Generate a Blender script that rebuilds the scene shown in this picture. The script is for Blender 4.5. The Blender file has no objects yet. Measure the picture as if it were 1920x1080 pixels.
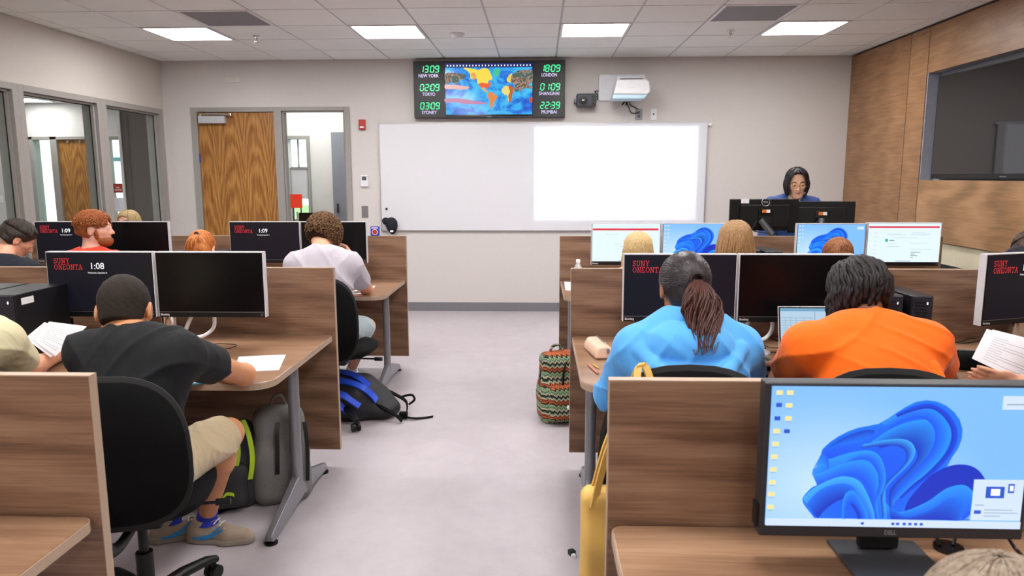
import bpy, math, random
import numpy as np
from mathutils import Vector, Matrix
random.seed(7)
SC = bpy.context.scene
COL = SC.collection
PI = math.pi

# ------------------------------------------------------------------ camera
FOC, YAW, PITCH, ROLL, CZ = 1362.5, 2.155, 8.692, -0.12, 1.5335
def _basis():
    y, p, r = (math.radians(a) for a in (YAW, PITCH, ROLL))
    F = Vector((-math.sin(y)*math.cos(p), math.cos(y)*math.cos(p), -math.sin(p)))
    R = Vector((math.cos(y), math.sin(y), 0)); U = R.cross(F)
    return F, math.cos(r)*R + math.sin(r)*U, -math.sin(r)*R + math.cos(r)*U
CF, CR, CU = _basis()
CAMP = Vector((0, 0, CZ))
cd = bpy.data.cameras.new('camera'); cam = bpy.data.objects.new('camera', cd); COL.objects.link(cam)
cam.matrix_world = Matrix(((CR.x, CU.x, -CF.x, 0), (CR.y, CU.y, -CF.y, 0), (CR.z, CU.z, -CF.z, CZ), (0, 0, 0, 1)))
cd.sensor_width = 36; cd.lens = FOC/1920*36; cd.clip_start = 0.05; cd.clip_end = 100
cd.dof.use_dof = True; cd.dof.focus_distance = 4.6; cd.dof.aperture_fstop = 7.0
SC.camera = cam
def at(px, py, ax, v):
    """point of the photo's ray (px,py) at a known real distance: ax = 'x'|'y'|'z' plane at v"""
    d = CF + CR*((px-960)/FOC) + CU*((540-py)/FOC)
    i = 'xyz'.index(ax)
    return CAMP + d*((v-CAMP[i])/d[i])

# ------------------------------------------------------------------ view, world
SC.view_settings.view_transform = 'Standard'; SC.view_settings.look = 'None'
SC.view_settings.gamma = 1; SC.view_settings.use_curve_mapping = False
SC.view_settings.exposure = 0.14
try: SC.cycles.use_denoising = True
except Exception: pass
SC.cycles.max_bounces = 8; SC.cycles.diffuse_bounces = 3; SC.cycles.glossy_bounces = 4; SC.cycles.transmission_bounces = 6; SC.cycles.transparent_max_bounces = 12
SC.cycles.sample_clamp_indirect = 6; SC.cycles.caustics_reflective = False; SC.cycles.caustics_refractive = False
W = bpy.data.worlds.new('world'); SC.world = W; W.use_nodes = True
W.node_tree.nodes['Background'].inputs[0].default_value = (0.80, 0.93, 1.0, 1)
W.node_tree.nodes['Background'].inputs[1].default_value = 2.6
PANEL = 28.5      # ceiling light diffuser emission
PROJ = 1.5       # projector

# ------------------------------------------------------------------ materials
def lin(h):
    if isinstance(h, str):
        h = h.lstrip('#'); c = [int(h[i:i+2], 16)/255 for i in (0, 2, 4)]
        return tuple(((x/12.92) if x <= .04045 else ((x+.055)/1.055)**2.4) for x in c)
    return tuple(h[:3])
_mc = {}
class NT:
    def __init__(s, name):
        s.m = bpy.data.materials.new(name); s.m.use_nodes = True; s.t = s.m.node_tree; s.n = s.t.nodes
        s.b = s.n['Principled BSDF']; s.out = s.n['Material Output']
    def add(s, ty, **kw):
        n = s.n.new(ty)
        for k, v in kw.items(): setattr(n, k, v)
        return n
    def link(s, a, b): s.t.links.new(a, b)
    def coord(s, scale=(1, 1, 1), rnd=True, kind='Object', rot=(0, 0, 0)):
        tc = s.add('ShaderNodeTexCoord'); mp = s.add('ShaderNodeMapping'); s.link(tc.outputs[kind], mp.inputs[0])
        mp.inputs['Scale'].default_value = scale; mp.inputs['Rotation'].default_value = rot
        if rnd:
            oi = s.add('ShaderNodeObjectInfo'); m = s.add('ShaderNodeMath', operation='MULTIPLY'); m.inputs[1].default_value = 37.0
            s.link(oi.outputs['Random'], m.inputs[0]); s.link(m.outputs[0], mp.inputs['Location'])
        return mp.outputs[0]
    def noise(s, vec, scale, detail=4, rough=.55, dist=0):
        n = s.add('ShaderNodeTexNoise'); s.link(vec, n.inputs['Vector']); n.inputs['Scale'].default_value = scale
        n.inputs['Detail'].default_value = detail; n.inputs['Roughness'].default_value = rough; n.inputs['Distortion'].default_value = dist
        return n.outputs['Fac']
    def ramp(s, fac, stops, interp='LINEAR'):
        r = s.add('ShaderNodeValToRGB'); s.link(fac, r.inputs[0]); e = r.color_ramp; e.interpolation = interp
        while len(e.elements) > 1: e.elements.remove(e.elements[0])
        e.elements[0].position = stops[0][0]; e.elements[0].color = (*lin(stops[0][1]), 1)
        for p, c in stops[1:]:
            x = e.elements.new(p); x.color = (*lin(c), 1)
        return r.outputs[0]
    def mix(s, fac, a, b, mode='MIX'):
        m = s.add('ShaderNodeMix', data_type='RGBA', blend_type=mode)
        for i, v in ((0, fac), (6, a), (7, b)):
            if isinstance(v, bpy.types.NodeSocket): s.link(v, m.inputs[i])
            elif i == 0: m.inputs[0].default_value = v
            else: m.inputs[i].default_value = (*lin(v), 1)
        return m.outputs[2]
    def bump(s, h, strength=.2, dist=.01):
        b = s.add('ShaderNodeBump'); s.link(h, b.inputs['Height']); b.inputs['Strength'].default_value = strength; b.inputs['Distance'].default_value = dist
        s.link(b.outputs[0], s.b.inputs['Normal'])
def plain(name, col, rough=.5, metal=0, noise=0, nscale=30, bump=0, spec=None, coat=0, alpha=None):
    if name in _mc: return _mc[name]
    k = NT(name); k.b.inputs['Roughness'].default_value = rough; k.b.inputs['Metallic'].default_value = metal
    if spec is not None: k.b.inputs['Specular IOR Level'].default_value = spec
    if coat: k.b.inputs['Coat Weight'].default_value = coat
    v = k.coord(rnd=False); f = k.noise(v, nscale)
    c = lin(col); a = noise if noise else .04
    k.link(k.ramp(f, [(.25, tuple(x*(1-a) for x in c)), (.75, tuple(min(1, x*(1+a)) for x in c))]), k.b.inputs['Base Color'])
    if bump: k.bump(f, bump, .004)
    if alpha is not None: k.b.inputs['Alpha'].default_value = alpha
    _mc[name] = k.m; return k.m
def emis(name, col, s=1.0, rough=.25):
    if name in _mc: return _mc[name]
    k = NT(name); c = (*lin(col), 1); k.b.inputs['Base Color'].default_value = (0.01, 0.01, 0.01, 1)
    k.b.inputs['Roughness'].default_value = rough
    k.b.inputs['Emission Color'].default_value = c; k.b.inputs['Emission Strength'].default_value = s
    _mc[name] = k.m; return k.m
def emis_attr(name, s=1.0):
    if name in _mc: return _mc[name]
    k = NT(name); a = k.add('ShaderNodeAttribute', attribute_name='col'); k.b.inputs['Base Color'].default_value = (0.01, 0.01, 0.01, 1)
    k.link(a.outputs['Color'], k.b.inputs['Emission Color']); k.b.inputs['Emission Strength'].default_value = s; k.b.inputs['Roughness'].default_value = .3
    _mc[name] = k.m; return k.m
def wood(name, stops, axis=0, gs=1.0, rough=.42, figure=.5):
    if name in _mc: return _mc[name]
    k = NT(name); k.b.inputs['Roughness'].default_value = rough
    sc = [24*gs]*3; sc[axis] = 1.5*gs
    v = k.coord(tuple(sc)); f1 = k.noise(v, 1.1, 8, .6, .9)
    sc2 = [170*gs]*3; sc2[axis] = 5*gs
    f2 = k.noise(k.coord(tuple(sc2)), 1.3, 3, .6, .1)
    sc3 = [3.2*gs]*3; sc3[axis] = .7*gs
    w = k.add('ShaderNodeTexWave', wave_type='RINGS', rings_direction='XYZ'[(axis+1) % 3] if axis != 2 else 'Y'); k.link(k.coord(tuple(sc3)), w.inputs[0])
    w.inputs['Scale'].default_value = 1.1; w.inputs['Distortion'].default_value = 7; w.inputs['Detail'].default_value = 3; w.inputs['Detail Scale'].default_value = 1.2
    m1 = k.add('ShaderNodeMix'); m1.inputs[0].default_value = figure*.5; k.link(f1, m1.inputs[2]); k.link(w.outputs['Fac'], m1.inputs[3])
    m2 = k.add('ShaderNodeMix'); m2.inputs[0].default_value = .38; k.link(m1.outputs[0], m2.inputs[2]); k.link(f2, m2.inputs[3])
    k.link(k.ramp(m2.outputs[0], stops), k.b.inputs['Base Color'])
    k.bump(f2, .05, .002)
    _mc[name] = k.m; return k.m
M = {}
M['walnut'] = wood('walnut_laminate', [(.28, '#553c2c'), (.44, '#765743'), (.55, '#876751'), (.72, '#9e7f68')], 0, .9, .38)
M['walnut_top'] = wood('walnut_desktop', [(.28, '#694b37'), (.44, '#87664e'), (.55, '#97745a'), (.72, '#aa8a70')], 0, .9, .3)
M['edge'] = plain('laminate_edge_band', '#a9917c', .5)
M['oakdoor'] = wood('oak_door_veneer', [(.30, '#7d4f22'), (.44, '#9b6a32'), (.56, '#a87538'), (.70, '#bb8a4a')], 2, 1.5, .4, .35)
def door_veneer():
    k = NT('oak_cathedral_veneer'); tc = k.add('ShaderNodeTexCoord'); sp = k.add('ShaderNodeSeparateXYZ'); k.link(tc.outputs['Object'], sp.inputs[0])
    def mm(op, a, b=None):
        n = k.add('ShaderNodeMath', operation=op)
        for i, v_ in enumerate((a, b)):
            if v_ is None: continue
            if isinstance(v_, (int, float)): n.inputs[i].default_value = v_
            else: k.link(v_, n.inputs[i])
        return n.outputs[0]
    f = k.noise(k.coord((6, 6, 1.1), rnd=False), 1.2, 4, .6, .4); g = k.noise(k.coord((70, 70, 1.4), rnd=False), 1.6, 4, .65)
    x = mm('SUBTRACT', mm('PINGPONG', sp.outputs[0], .146), .02); arch = mm('MULTIPLY', mm('MULTIPLY', x, x), 55.0)
    v = mm('ADD', mm('ADD', mm('MULTIPLY', sp.outputs[2], 1.15), arch), mm('MULTIPLY', f, 1.1)); w = mm('ADD', mm('MULTIPLY', mm('SINE', mm('MULTIPLY', v, 17.0)), .5), .5)
    m2 = mm('ADD', mm('MULTIPLY', w, .24), mm('MULTIPLY', g, .76))
    k.link(k.ramp(m2, [(.30, '#7c4d20'), (.45, '#97652f'), (.56, '#a77439'), (.72, '#bc8a4c')]), k.b.inputs['Base Color']); k.b.inputs['Roughness'].default_value = .4
    return k.m
M['oakdoor'] = door_veneer()
M['panel'] = wood('wall_panel_veneer', [(.30, '#6d4b2f'), (.45, '#8a6443'), (.56, '#98714d'), (.70, '#a9835d')], 1, 1.5, .42, .3)
M['panel2'] = wood('wall_panel_figured', [(.32, '#80603e'), (.45, '#98724c'), (.56, '#a67e57'), (.70, '#b48d65')], 1, .9, .42, .8)
M['wall'] = plain('wall_paint', '#cfc9c6', .75, noise=.02, nscale=60, bump=.03)
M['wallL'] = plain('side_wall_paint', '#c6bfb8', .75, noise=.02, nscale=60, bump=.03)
M['frame'] = plain('door_frame_paint', '#98938f', .45)
M['gasket'] = plain('black_gasket', '#0c0c0e', .5)
M['white'] = plain('white_plastic', '#e9e9ec', .4)
M['whiteb'] = plain('whiteboard_enamel', '#dddce1', .22, noise=.01)
M['alu'] = plain('aluminium_trim', '#c9c9cc', .3, .8)
M['greym'] = plain('grey_metal', '#8a8a8f', .38, .55)
M['greyd'] = plain('dark_grey_metal', '#5a5b60', .4, .5)
M['chrome'] = plain('chrome', '#d8d8da', .08, 1.0)
M['black'] = plain('black_plastic', '#0c0c0e', .42, spec=.35)
M['blackg'] = plain('black_gloss', '#08080a', .12)
M['blackf'] = plain('black_fabric', '#08080a', .95, noise=.25, nscale=400, bump=.2, spec=.2)
M['rubber'] = plain('rubber_base', '#77757a', .6)
M['paper'] = plain('paper', '#edebf2', .7, noise=.01)
M['ink'] = plain('printed_line', '#8f8d97', .8)
M['red'] = plain('red_plastic', '#b23027', .4)
M['cable'] = plain('cable_black', '#101014', .45)
M['led'] = emis('clock_digit_green', '#3dff9c', 1.5)
M['ledw'] = emis('clock_label_white', '#dcd4ff', 1.15)
M['scr_dark'] = emis('screen_lock_dark', '#12112a', .3, .3)
M['scr_off'] = plain('screen_black', '#060508', .25, spec=.3)
M['scr_red'] = emis('screen_text_red', '#f0353a', .8)
M['scr_white'] = emis('screen_text_white', '#ffffff', 1.0)
M['scr_page'] = emis('screen_page', '#e4f6ff', .95)
M['scr_line'] = emis('screen_line', '#9fb6c4', .8)
M['scr_dk'] = emis('screen_darkline', '#38424f', .6)
M['scr_bar'] = emis('screen_bar', '#e0344c', .95)
M['scr_teal'] = emis('screen_icon', '#25c0a8', .9)
M['scr_yel'] = emis('screen_folder', '#f6e79a', .95)
M['scr_panel'] = emis('screen_popup', '#cfe1ff', 1.0)
M['scr_blue'] = emis('screen_blue_icon', '#2257c8', 1.0)
for _n in ('screen_lock_dark',): _mc[_n].node_tree.nodes['Principled BSDF'].inputs['Specular IOR Level'].default_value = .2
M['vcol'] = emis_attr('screen_picture', 1.0)
def glass_mat():
    k = NT('window_glass'); t = k.n
    tr = k.add('ShaderNodeBsdfTransparent'); tr.inputs[0].default_value = (.93, .96, .95, 1)
    gl = k.add('ShaderNodeBsdfGlossy'); gl.inputs['Roughness'].default_value = .02
    fr = k.add('ShaderNodeFresnel'); fr.inputs[0].default_value = 1.5; mx = k.add('ShaderNodeMixShader')
    geo = k.add('ShaderNodeNewGeometry'); sb = k.add('ShaderNodeMath', operation='SUBTRACT'); sb.inputs[0].default_value = 1; k.link(geo.outputs['Backfacing'], sb.inputs[1]); ml = k.add('ShaderNodeMath', operation='MULTIPLY'); k.link(fr.outputs[0], ml.inputs[0]); k.link(sb.outputs[0], ml.inputs[1]); k.link(ml.outputs[0], mx.inputs[0]); k.link(tr.outputs[0], mx.inputs[1]); k.link(gl.outputs[0], mx.inputs[2]); k.link(mx.outputs[0], k.out.inputs[0])
    return k.m
M['glass'] = glass_mat()

# ------------------------------------------------------------------ mesh builder
class MB:
    def __init__(s): s.v = []; s.f = []; s.mi = []; s.mats = []; s.c = None; s.cur = 0
    def use(s, mat):
        if mat not in s.mats: s.mats.append(mat)
        s.cur = s.mats.index(mat); return s
    def add(s, vs, fs):
        n = len(s.v); s.v += [tuple(v) for v in vs]; s.f += [tuple(i+n for i in f) for f in fs]; s.mi += [s.cur]*len(fs); return s
    def box(s, x0, x1, y0, y1, z0, z1, M_=None):
        vs = [Vector((x, y, z)) for z in (z0, z1) for y in (y0, y1) for x in (x0, x1)]
        if M_ is not None: vs = [M_ @ v for v in vs]
        return s.add(vs, [(0, 2, 3, 1), (4, 5, 7, 6), (0, 1, 5, 4), (2, 6, 7, 3), (0, 4, 6, 2), (1, 3, 7, 5)])
    def prism(s, poly, a0, a1, axis='z', M_=None):
        """poly 2D in the two remaining axes (x,y | x,z | y,z), extruded from a0 to a1"""
        def P(u, v, w): return Vector((u, v, w)) if axis == 'z' else (Vector((u, w, v)) if axis == 'y' else Vector((w, u, v)))
        n = len(poly); vs = [P(u, v, a0) for u, v in poly]+[P(u, v, a1) for u, v in poly]
        if M_ is not None: vs = [M_ @ v for v in vs]
        fs = [tuple(range(n)), tuple(range(2*n-1, n-1, -1))]+[(i, i+n, (i+1) % n+n, (i+1) % n) for i in range(n)]
        return s.add(vs, fs)
    def tube(s, pts, r, n=10, cap=True, flat=None):
        pts = [Vector(p) for p in pts]; m = len(pts); rr = r if isinstance(r, (list, tuple)) else [r]*m
        vs = []; up = None
        for i, p in enumerate(pts):
            t = (pts[min(i+1, m-1)]-pts[max(i-1, 0)])
            t = t.normalized() if t.length > 1e-9 else Vector((0, 0, 1))
            if up is None:
                up = Vector((0, 0, 1)) if abs(t.z) < .9 else Vector((1, 0, 0))
            a = up.cross(t)
            a = a.normalized() if a.length > 1e-6 else Vector((1, 0, 0)); b = t.cross(a).normalized(); up = b
            fl = flat if flat else 1
            for k in range(n):
                an = 2*PI*k/n; vs.append(p+a*math.cos(an)*rr[i]+b*math.sin(an)*rr[i]*fl)
        fs = [(i*n+k, i*n+(k+1) % n, (i+1)*n+(k+1) % n, (i+1)*n+k) for i in range(m-1) for k in range(n)]
        if cap: fs += [tuple(range(n-1, -1, -1)), tuple((m-1)*n+k for k in range(n))]
        return s.add(vs, fs)
    def cyl(s, p0, p1, r, r1=None, n=20): return s.tube([p0, p1], [r, r if r1 is None else r1], n)
    def lathe(s, prof, c=(0, 0, 0), n=24):
        vs = [(c[0]+r*math.cos(2*PI*k/n), c[1]+r*math.sin(2*PI*k/n), c[2]+z) for r, z in prof for k in range(n)]; m = len(prof)
        fs = [(i*n+k, i*n+(k+1) % n, (i+1)*n+(k+1) % n, (i+1)*n+k) for i in range(m-1) for k in range(n)]
        fs += [tuple(range(n-1, -1, -1)), tuple((m-1)*n+k for k in range(n))]
        return s.add(vs, fs)
    def ball(s, c, r, n=12, M_=None):
        r = (r, r, r) if not isinstance(r, (tuple, list)) else r; c = Vector(c); vs = []
        m = n//2+1
        for i in range(m+1):
            th = PI*i/m
            for k in range(n):
                v = Vector((r[0]*math.sin(th)*math.cos(2*PI*k/n), r[1]*math.sin(th)*math.sin(2*PI*k/n), r[2]*math.cos(th)))
                if M_ is not None: v = M_ @ v
                vs.append(c+v)
        return s.add(vs, [(i*n+k, (i+1)*n+k, (i+1)*n+(k+1) % n, i*n+(k+1) % n) for i in range(m) for k in range(n)])
    def ribbon(s, pts, w, th, side):
        """strap: flat strip along pts, width w along 'side', thickness th"""
        pts = [Vector(p) for p in pts]; sd = Vector(side).normalized(); vs = []
        for i, p in enumerate(pts):
            t = (pts[min(i+1, len(pts)-1)]-pts[max(i-1, 0)]).normalized(); n = sd.cross(t).normalized()
            for a, b in ((-1, -1), (1, -1), (1, 1), (-1, 1)): vs.append(p+sd*(a*w/2)+n*(b*th/2))
        m = len(pts); fs = [(i*4+k, i*4+(k+1) % 4, i*4+4+(k+1) % 4, i*4+4+k) for i in range(m-1) for k in range(4)]+[(3, 2, 1, 0), (4*m-4, 4*m-3, 4*m-2, 4*m-1)]
        return s.add(vs, fs)
    def build(s, name, mat=None, parent=None, smooth=False, bevel=0, off=None, seg=2, subsurf=0):
        me = bpy.data.meshes.new(name); vs = s.v
        if off is not None: vs = [(v[0]-off[0], v[1]-off[1], v[2]-off[2]) for v in vs]
        me.from_pydata([tuple(v) for v in vs], [], s.f)
        mats = s.mats if s.mats else [mat]
        for m in mats: me.materials.append(m)
        if s.mats: me.polygons.foreach_set('material_index', s.mi)
        me.validate(); me.update()
        o = bpy.data.objects.new(name, me); COL.objects.link(o)
        if parent is not None: o.parent = parent
        if smooth: shade(me, smooth)
        if bevel:
            b = o.modifiers.new('bevel', 'BEVEL'); b.width = bevel; b.segments = seg; b.limit_method = 'ANGLE'; b.angle_limit = .7
            me.polygons.foreach_set('use_smooth', [True]*len(me.polygons))
            wn = o.modifiers.new('wn', 'WEIGHTED_NORMAL'); wn.keep_sharp = True
        if subsurf:
            b = o.modifiers.new('sub', 'SUBSURF'); b.levels = subsurf; b.render_levels = subsurf
        return o
def shade(me, ang=True):
    me.polygons.foreach_set('use_smooth', [True]*len(me.polygons))
    if ang is not True or True:
        a = .9 if ang is True else ang
        try: me.set_sharp_from_angle(angle=a)
        except Exception: pass
def empty(name, loc=(0, 0, 0), rz=0, rx=0):
    o = bpy.data.objects.new(name, None); COL.objects.link(o); o.location = loc; o.rotation_euler = (rx, 0, rz); o.empty_display_size = .05; return o
def tag(o, label, cat, group=None, kind=None):
    o['label'] = label; o['category'] = cat
    if group: o['group'] = group
    if kind: o['kind'] = kind
    return o
def struct(o, label=None):
    o['kind'] = 'structure'
    if label: o['label'] = label
    return o
def dup(root, loc=None, rz=None, label=None, group=None):
    r = root.copy(); COL.objects.link(r)
    if loc is not None: r.location = loc
    if rz is not None: r.rotation_euler = (root.rotation_euler[0], 0, rz)
    if label: r['label'] = label
    if group: r['group'] = group
    for ch in [o for o in bpy.data.objects if o.parent == root]:
        c = ch.copy(); COL.objects.link(c); c.parent = r
        for g in [o for o in bpy.data.objects if o.parent == ch]:
            d = g.copy(); COL.objects.link(d); d.parent = c
    return r
def text_mesh(s, size, mat, parent, loc, name='lettering', rz=0, width=None, shear=0, bold=0, rx=PI/2, align='CENTER', lay=0):
    """flat lettering in the local XZ plane (facing -Y)"""
    cu = bpy.data.curves.new('t', 'FONT'); cu.body = s; cu.size = size; cu.align_x = align; cu.shear = shear; cu.offset = bold; cu.resolution_u = 3
    ob = bpy.data.objects.new('t', cu); COL.objects.link(ob)
    dg = bpy.context.evaluated_depsgraph_get(); me = bpy.data.meshes.new_from_object(ob.evaluated_get(dg))
    bpy.data.objects.remove(ob); bpy.data.curves.remove(cu)
    n = len(me.vertices); co = np.empty(n*3); me.vertices.foreach_get('co', co); co = co.reshape(-1, 3)
    if width and n:
        w = co[:, 0].max()-co[:, 0].min(); co[:, 0] *= width/w
    out = np.stack([co[:, 0], -np.full(n, lay), co[:, 1]], 1); me.vertices.foreach_set('co', out.ravel())
    me.materials.clear(); me.materials.append(mat); me.update()
    o = bpy.data.objects.new(name, me); COL.objects.link(o); o.parent = parent; o.location = loc; o.rotation_euler = (0, 0, rz); return o
def seven_seg(s, h, w, gap, th, sh=.12):
    """seven-segment digits as an MB in the XZ plane, starting at x=0"""
    mb = MB(); SEG = {'0': 'abcdef', '1': 'bc', '2': 'abged', '3': 'abgcd', '4': 'fgbc', '5': 'afgcd', '6': 'afgedc', '7': 'abc', '8': 'abcdefg', '9': 'abcdfg'}
    x = 0
    for ch in s:
        if ch == ':':
            for z in (h*.32, h*.68): mb.prism([(x+gap*.1+sh*z-th/2, z-th/2), (x+gap*.1+sh*z+th/2, z-th/2), (x+gap*.1+sh*z+th/2, z+th/2), (x+gap*.1+sh*z-th/2, z+th/2)], -.002, 0, 'y')
            x += gap*.6; continue
        if ch == ' ': x += gap*.6; continue
        g = th*.55
        P = {'a': (0, h, w, h), 'b': (w, h, w, h/2), 'c': (w, h/2, w, 0), 'd': (0, 0, w, 0), 'e': (0, 0, 0, h/2), 'f': (0, h/2, 0, h), 'g': (0, h/2, w, h/2)}
        for k in SEG[ch]:
            x0, z0, x1, z1 = P[k]; L = math.hypot(x1-x0, z1-z0); ux, uz = (x1-x0)/L, (z1-z0)/L; nx, nz = -uz, ux
            a0, a1 = g*.35, L-g*.35
            pts = [(a0, 0), (a0+th/2, th/2), (a1-th/2, th/2), (a1, 0), (a1-th/2, -th/2), (a0+th/2, -th/2)]
            q = [(x0+ux*a+nx*b, z0+uz*a+nz*b) for a, b in pts]
            mb.prism([(x+u+sh*v, v) for u, v in q], -.002, 0, 'y')
        x += w+gap
    return mb
def slab_text(lines, h, mat, parent, loc, lay=0):
    """slab-serif capitals drawn as strokes; loc = top-left corner"""
    A = math.cos; B = math.sin
    def arc(cx, cz, rx, rz, a0, a1, n=10): return [(cx+rx*A(a0+(a1-a0)*i/n), cz+rz*B(a0+(a1-a0)*i/n)) for i in range(n+1)]
    G = {'S': (.62, [arc(.31, .74, .23, .22, .4, 1.5*PI)[:], arc(.31, .27, .23, .23, PI/2, -PI+.3), [(.54, .98), (.54, .78)], [(.06, .22), (.06, .02)]]),
         'U': (.74, [[(.14, 1), (.14, .35)]+arc(.37, .3, .23, .26, PI, 2*PI)+[(.6, 1)], [(.02, .98), (.28, .98)], [(.46, .98), (.72, .98)]]),
         'N': (.78, [[(.15, 0), (.15, 1), (.62, 0), (.62, 1)], [(.02, .02), (.28, .02)], [(.02, .98), (.2, .98)], [(.5, .98), (.76, .98)]]),
         'Y': (.74, [[(.12, 1), (.37, .48), (.62, 1)], [(.37, .48), (.37, 0)], [(.0, .98), (.26, .98)], [(.48, .98), (.74, .98)], [(.22, .02), (.52, .02)]]),
         'O': (.76, [arc(.38, .5, .3, .46, 0, 2*PI, 18)]),
         'E': (.66, [[(.15, 0), (.15, 1)], [(.02, .98), (.58, .98), (.58, .8)], [(.15, .5), (.44, .5)], [(.02, .02), (.6, .02), (.6, .22)]]),
         'T': (.68, [[(.34, 0), (.34, 1)], [(.05, .78), (.05, .98), (.63, .98), (.63, .78)], [(.2, .02), (.48, .02)]]),
         'A': (.78, [[(.12, 0), (.38, 1), (.66, 0)], [(.22, .34), (.56, .34)], [(.0, .02), (.26, .02)], [(.52, .02), (.78, .02)]])}
    mb = MB(); th = .088*h; q = 0
    for li, ln in enumerate(lines):
        x = 0
        for ch in ln:
            w, st = G[ch]
            for pl in st:
                pl = [(x+u*h, v*h-(li+1)*h*1.22) for u, v in pl]
                for (a, b), (c, d) in zip(pl, pl[1:]):
                    L = math.hypot(c-a, d-b)
                    if L < 1e-7: continue
                    ux, uz = (c-a)/L*th/2, (d-b)/L*th/2; q += 1; y = -lay-.00002*(q % 9)
                    mb.add([(a-ux*.7-uz, y, b-uz*.7+ux), (a-ux*.7+uz, y, b-uz*.7-ux), (c+ux*.7+uz, y, d+uz*.7-ux), (c+ux*.7-uz, y, d+uz*.7+ux)], [(0, 1, 2, 3)])
            x += (w+.09)*h
    o = mb.build('lettering', mat, parent); o.location = loc; return o
def cr(P, n=8, closed=False):
    """catmull-rom through the points"""
    P = [Vector(p) for p in P]; out = []; m = len(P)
    rng = range(m) if closed else range(m-1)
    for i in rng:
        a = P[(i-1) % m] if closed or i > 0 else P[0]; b = P[i]; c = P[(i+1) % m]; d = P[(i+2) % m] if closed or i < m-2 else P[-1]
        for k in range(n):
            t = k/n; out.append(.5*((2*b)+(c-a)*t+(2*a-5*b+4*c-d)*t*t+(3*b-a-3*c+d)*t**3))
    if not closed: out.append(P[-1])
    return out

# ================================================================== the room
XL, XR, YB, YF, H = -4.243, 3.365, 8.259, -2.4, 2.83
TX, TY, TS = -.435, 7.663, .6096
M['floor'] = None
k = NT('floor_linoleum'); v = k.coord(rnd=False)
f1 = k.noise(v, 1.1, 6, .62, .6); f2 = k.noise(v, 9, 5, .7)
k.link(k.mix(.35, k.ramp(f1, [(.3, '#aba2a7'), (.7, '#bab1b6')]), k.ramp(f2, [(.3, '#a59ca1'), (.7, '#c0b7bc')])), k.b.inputs['Base Color'])
k.b.inputs['Roughness'].default_value = .38; k.bump(f2, .04, .003); M['floor'] = k.m
k = NT('ceiling_tile'); v = k.coord(rnd=False); f = k.noise(v, 160, 3, .7); f3 = k.noise(v, 2, 2)
k.link(k.ramp(f3, [(.3, '#eff2f0'), (.7, '#f4f7f5')]), k.b.inputs['Base Color']); k.b.inputs['Roughness'].default_value = .85; k.bump(f, .25, .002); M['tile'] = k.m
M['tbar'] = plain('ceiling_grid_bar', '#c4c2c6', .5)
M['panel_em'] = emis('light_diffuser', (1, .985, .97), PANEL); M['panel_low'] = emis('corridor_diffuser', (1, .985, .97), PANEL*.75)
M['cream'] = plain('cream_paint', '#d8cfb4', .7)
M['lowgrey'] = plain('dark_grey_paint', '#4f5058', .6)
M['teal'] = plain('teal_aluminium', '#5f9ba6', .4)
M['darkwall'] = plain('dark_brown_wall', '#5d554d', .7)
M['corr'] = plain('corridor_paint', '#dad6d3', .7)
M['grass'] = plain('lawn', '#8fae63', .9)

mb = MB(); mb.box(-10.5, XR+.4, YF-.3, 16, -.12, 0); struct(mb.build('floor', M['floor']))
# ceiling: slab, tegular tiles, recessed grid
LIGHTX = [TX-5*TS, TX-2*TS, TX+TS, TX+4*TS]
LIGHTJ = [1, 5, 9, 13]
VENT = [(TX-4*TS, 2), (TX+3*TS, 2)]
skip = set((round((x-TX)/TS), j) for x in LIGHTX for j in LIGHTJ) | set((round((x-TX)/TS), j) for x, j in VENT)
mb = MB(); mb.use(M['tbar']); mb.box(XL-.2, XR+.2, YF-.2, YB+.15, H, H+.1); mb.use(M['tile'])
for i in range(-7, 7):
    for j in range(-1, 18):
        if (i, j) in skip: continue
        x0 = max(TX+i*TS+.009, XL+.004); x1 = min(TX+(i+1)*TS-.009, XR-.004); y1 = min(TY-j*TS-.009, YB-.003); y0 = max(TY-(j+1)*TS+.009, YF)
        if x1-x0 < .03 or y1-y0 < .03: continue
        mb.box(x0, x1, y0, y1, H-.008, H+.01)
struct(mb.build('ceiling'))
# back wall
mb = MB(); t = .15
mb.box(XL-.2, -3.932, YB, YB+t, 0, H+.1); mb.box(-3.932, -2.125, YB, YB+t, 2.312, H+.1); mb.box(-2.125, XR+.3, YB, YB+t, 0, H+.1)
struct(mb.build('wall_back', M['wall']))
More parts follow.
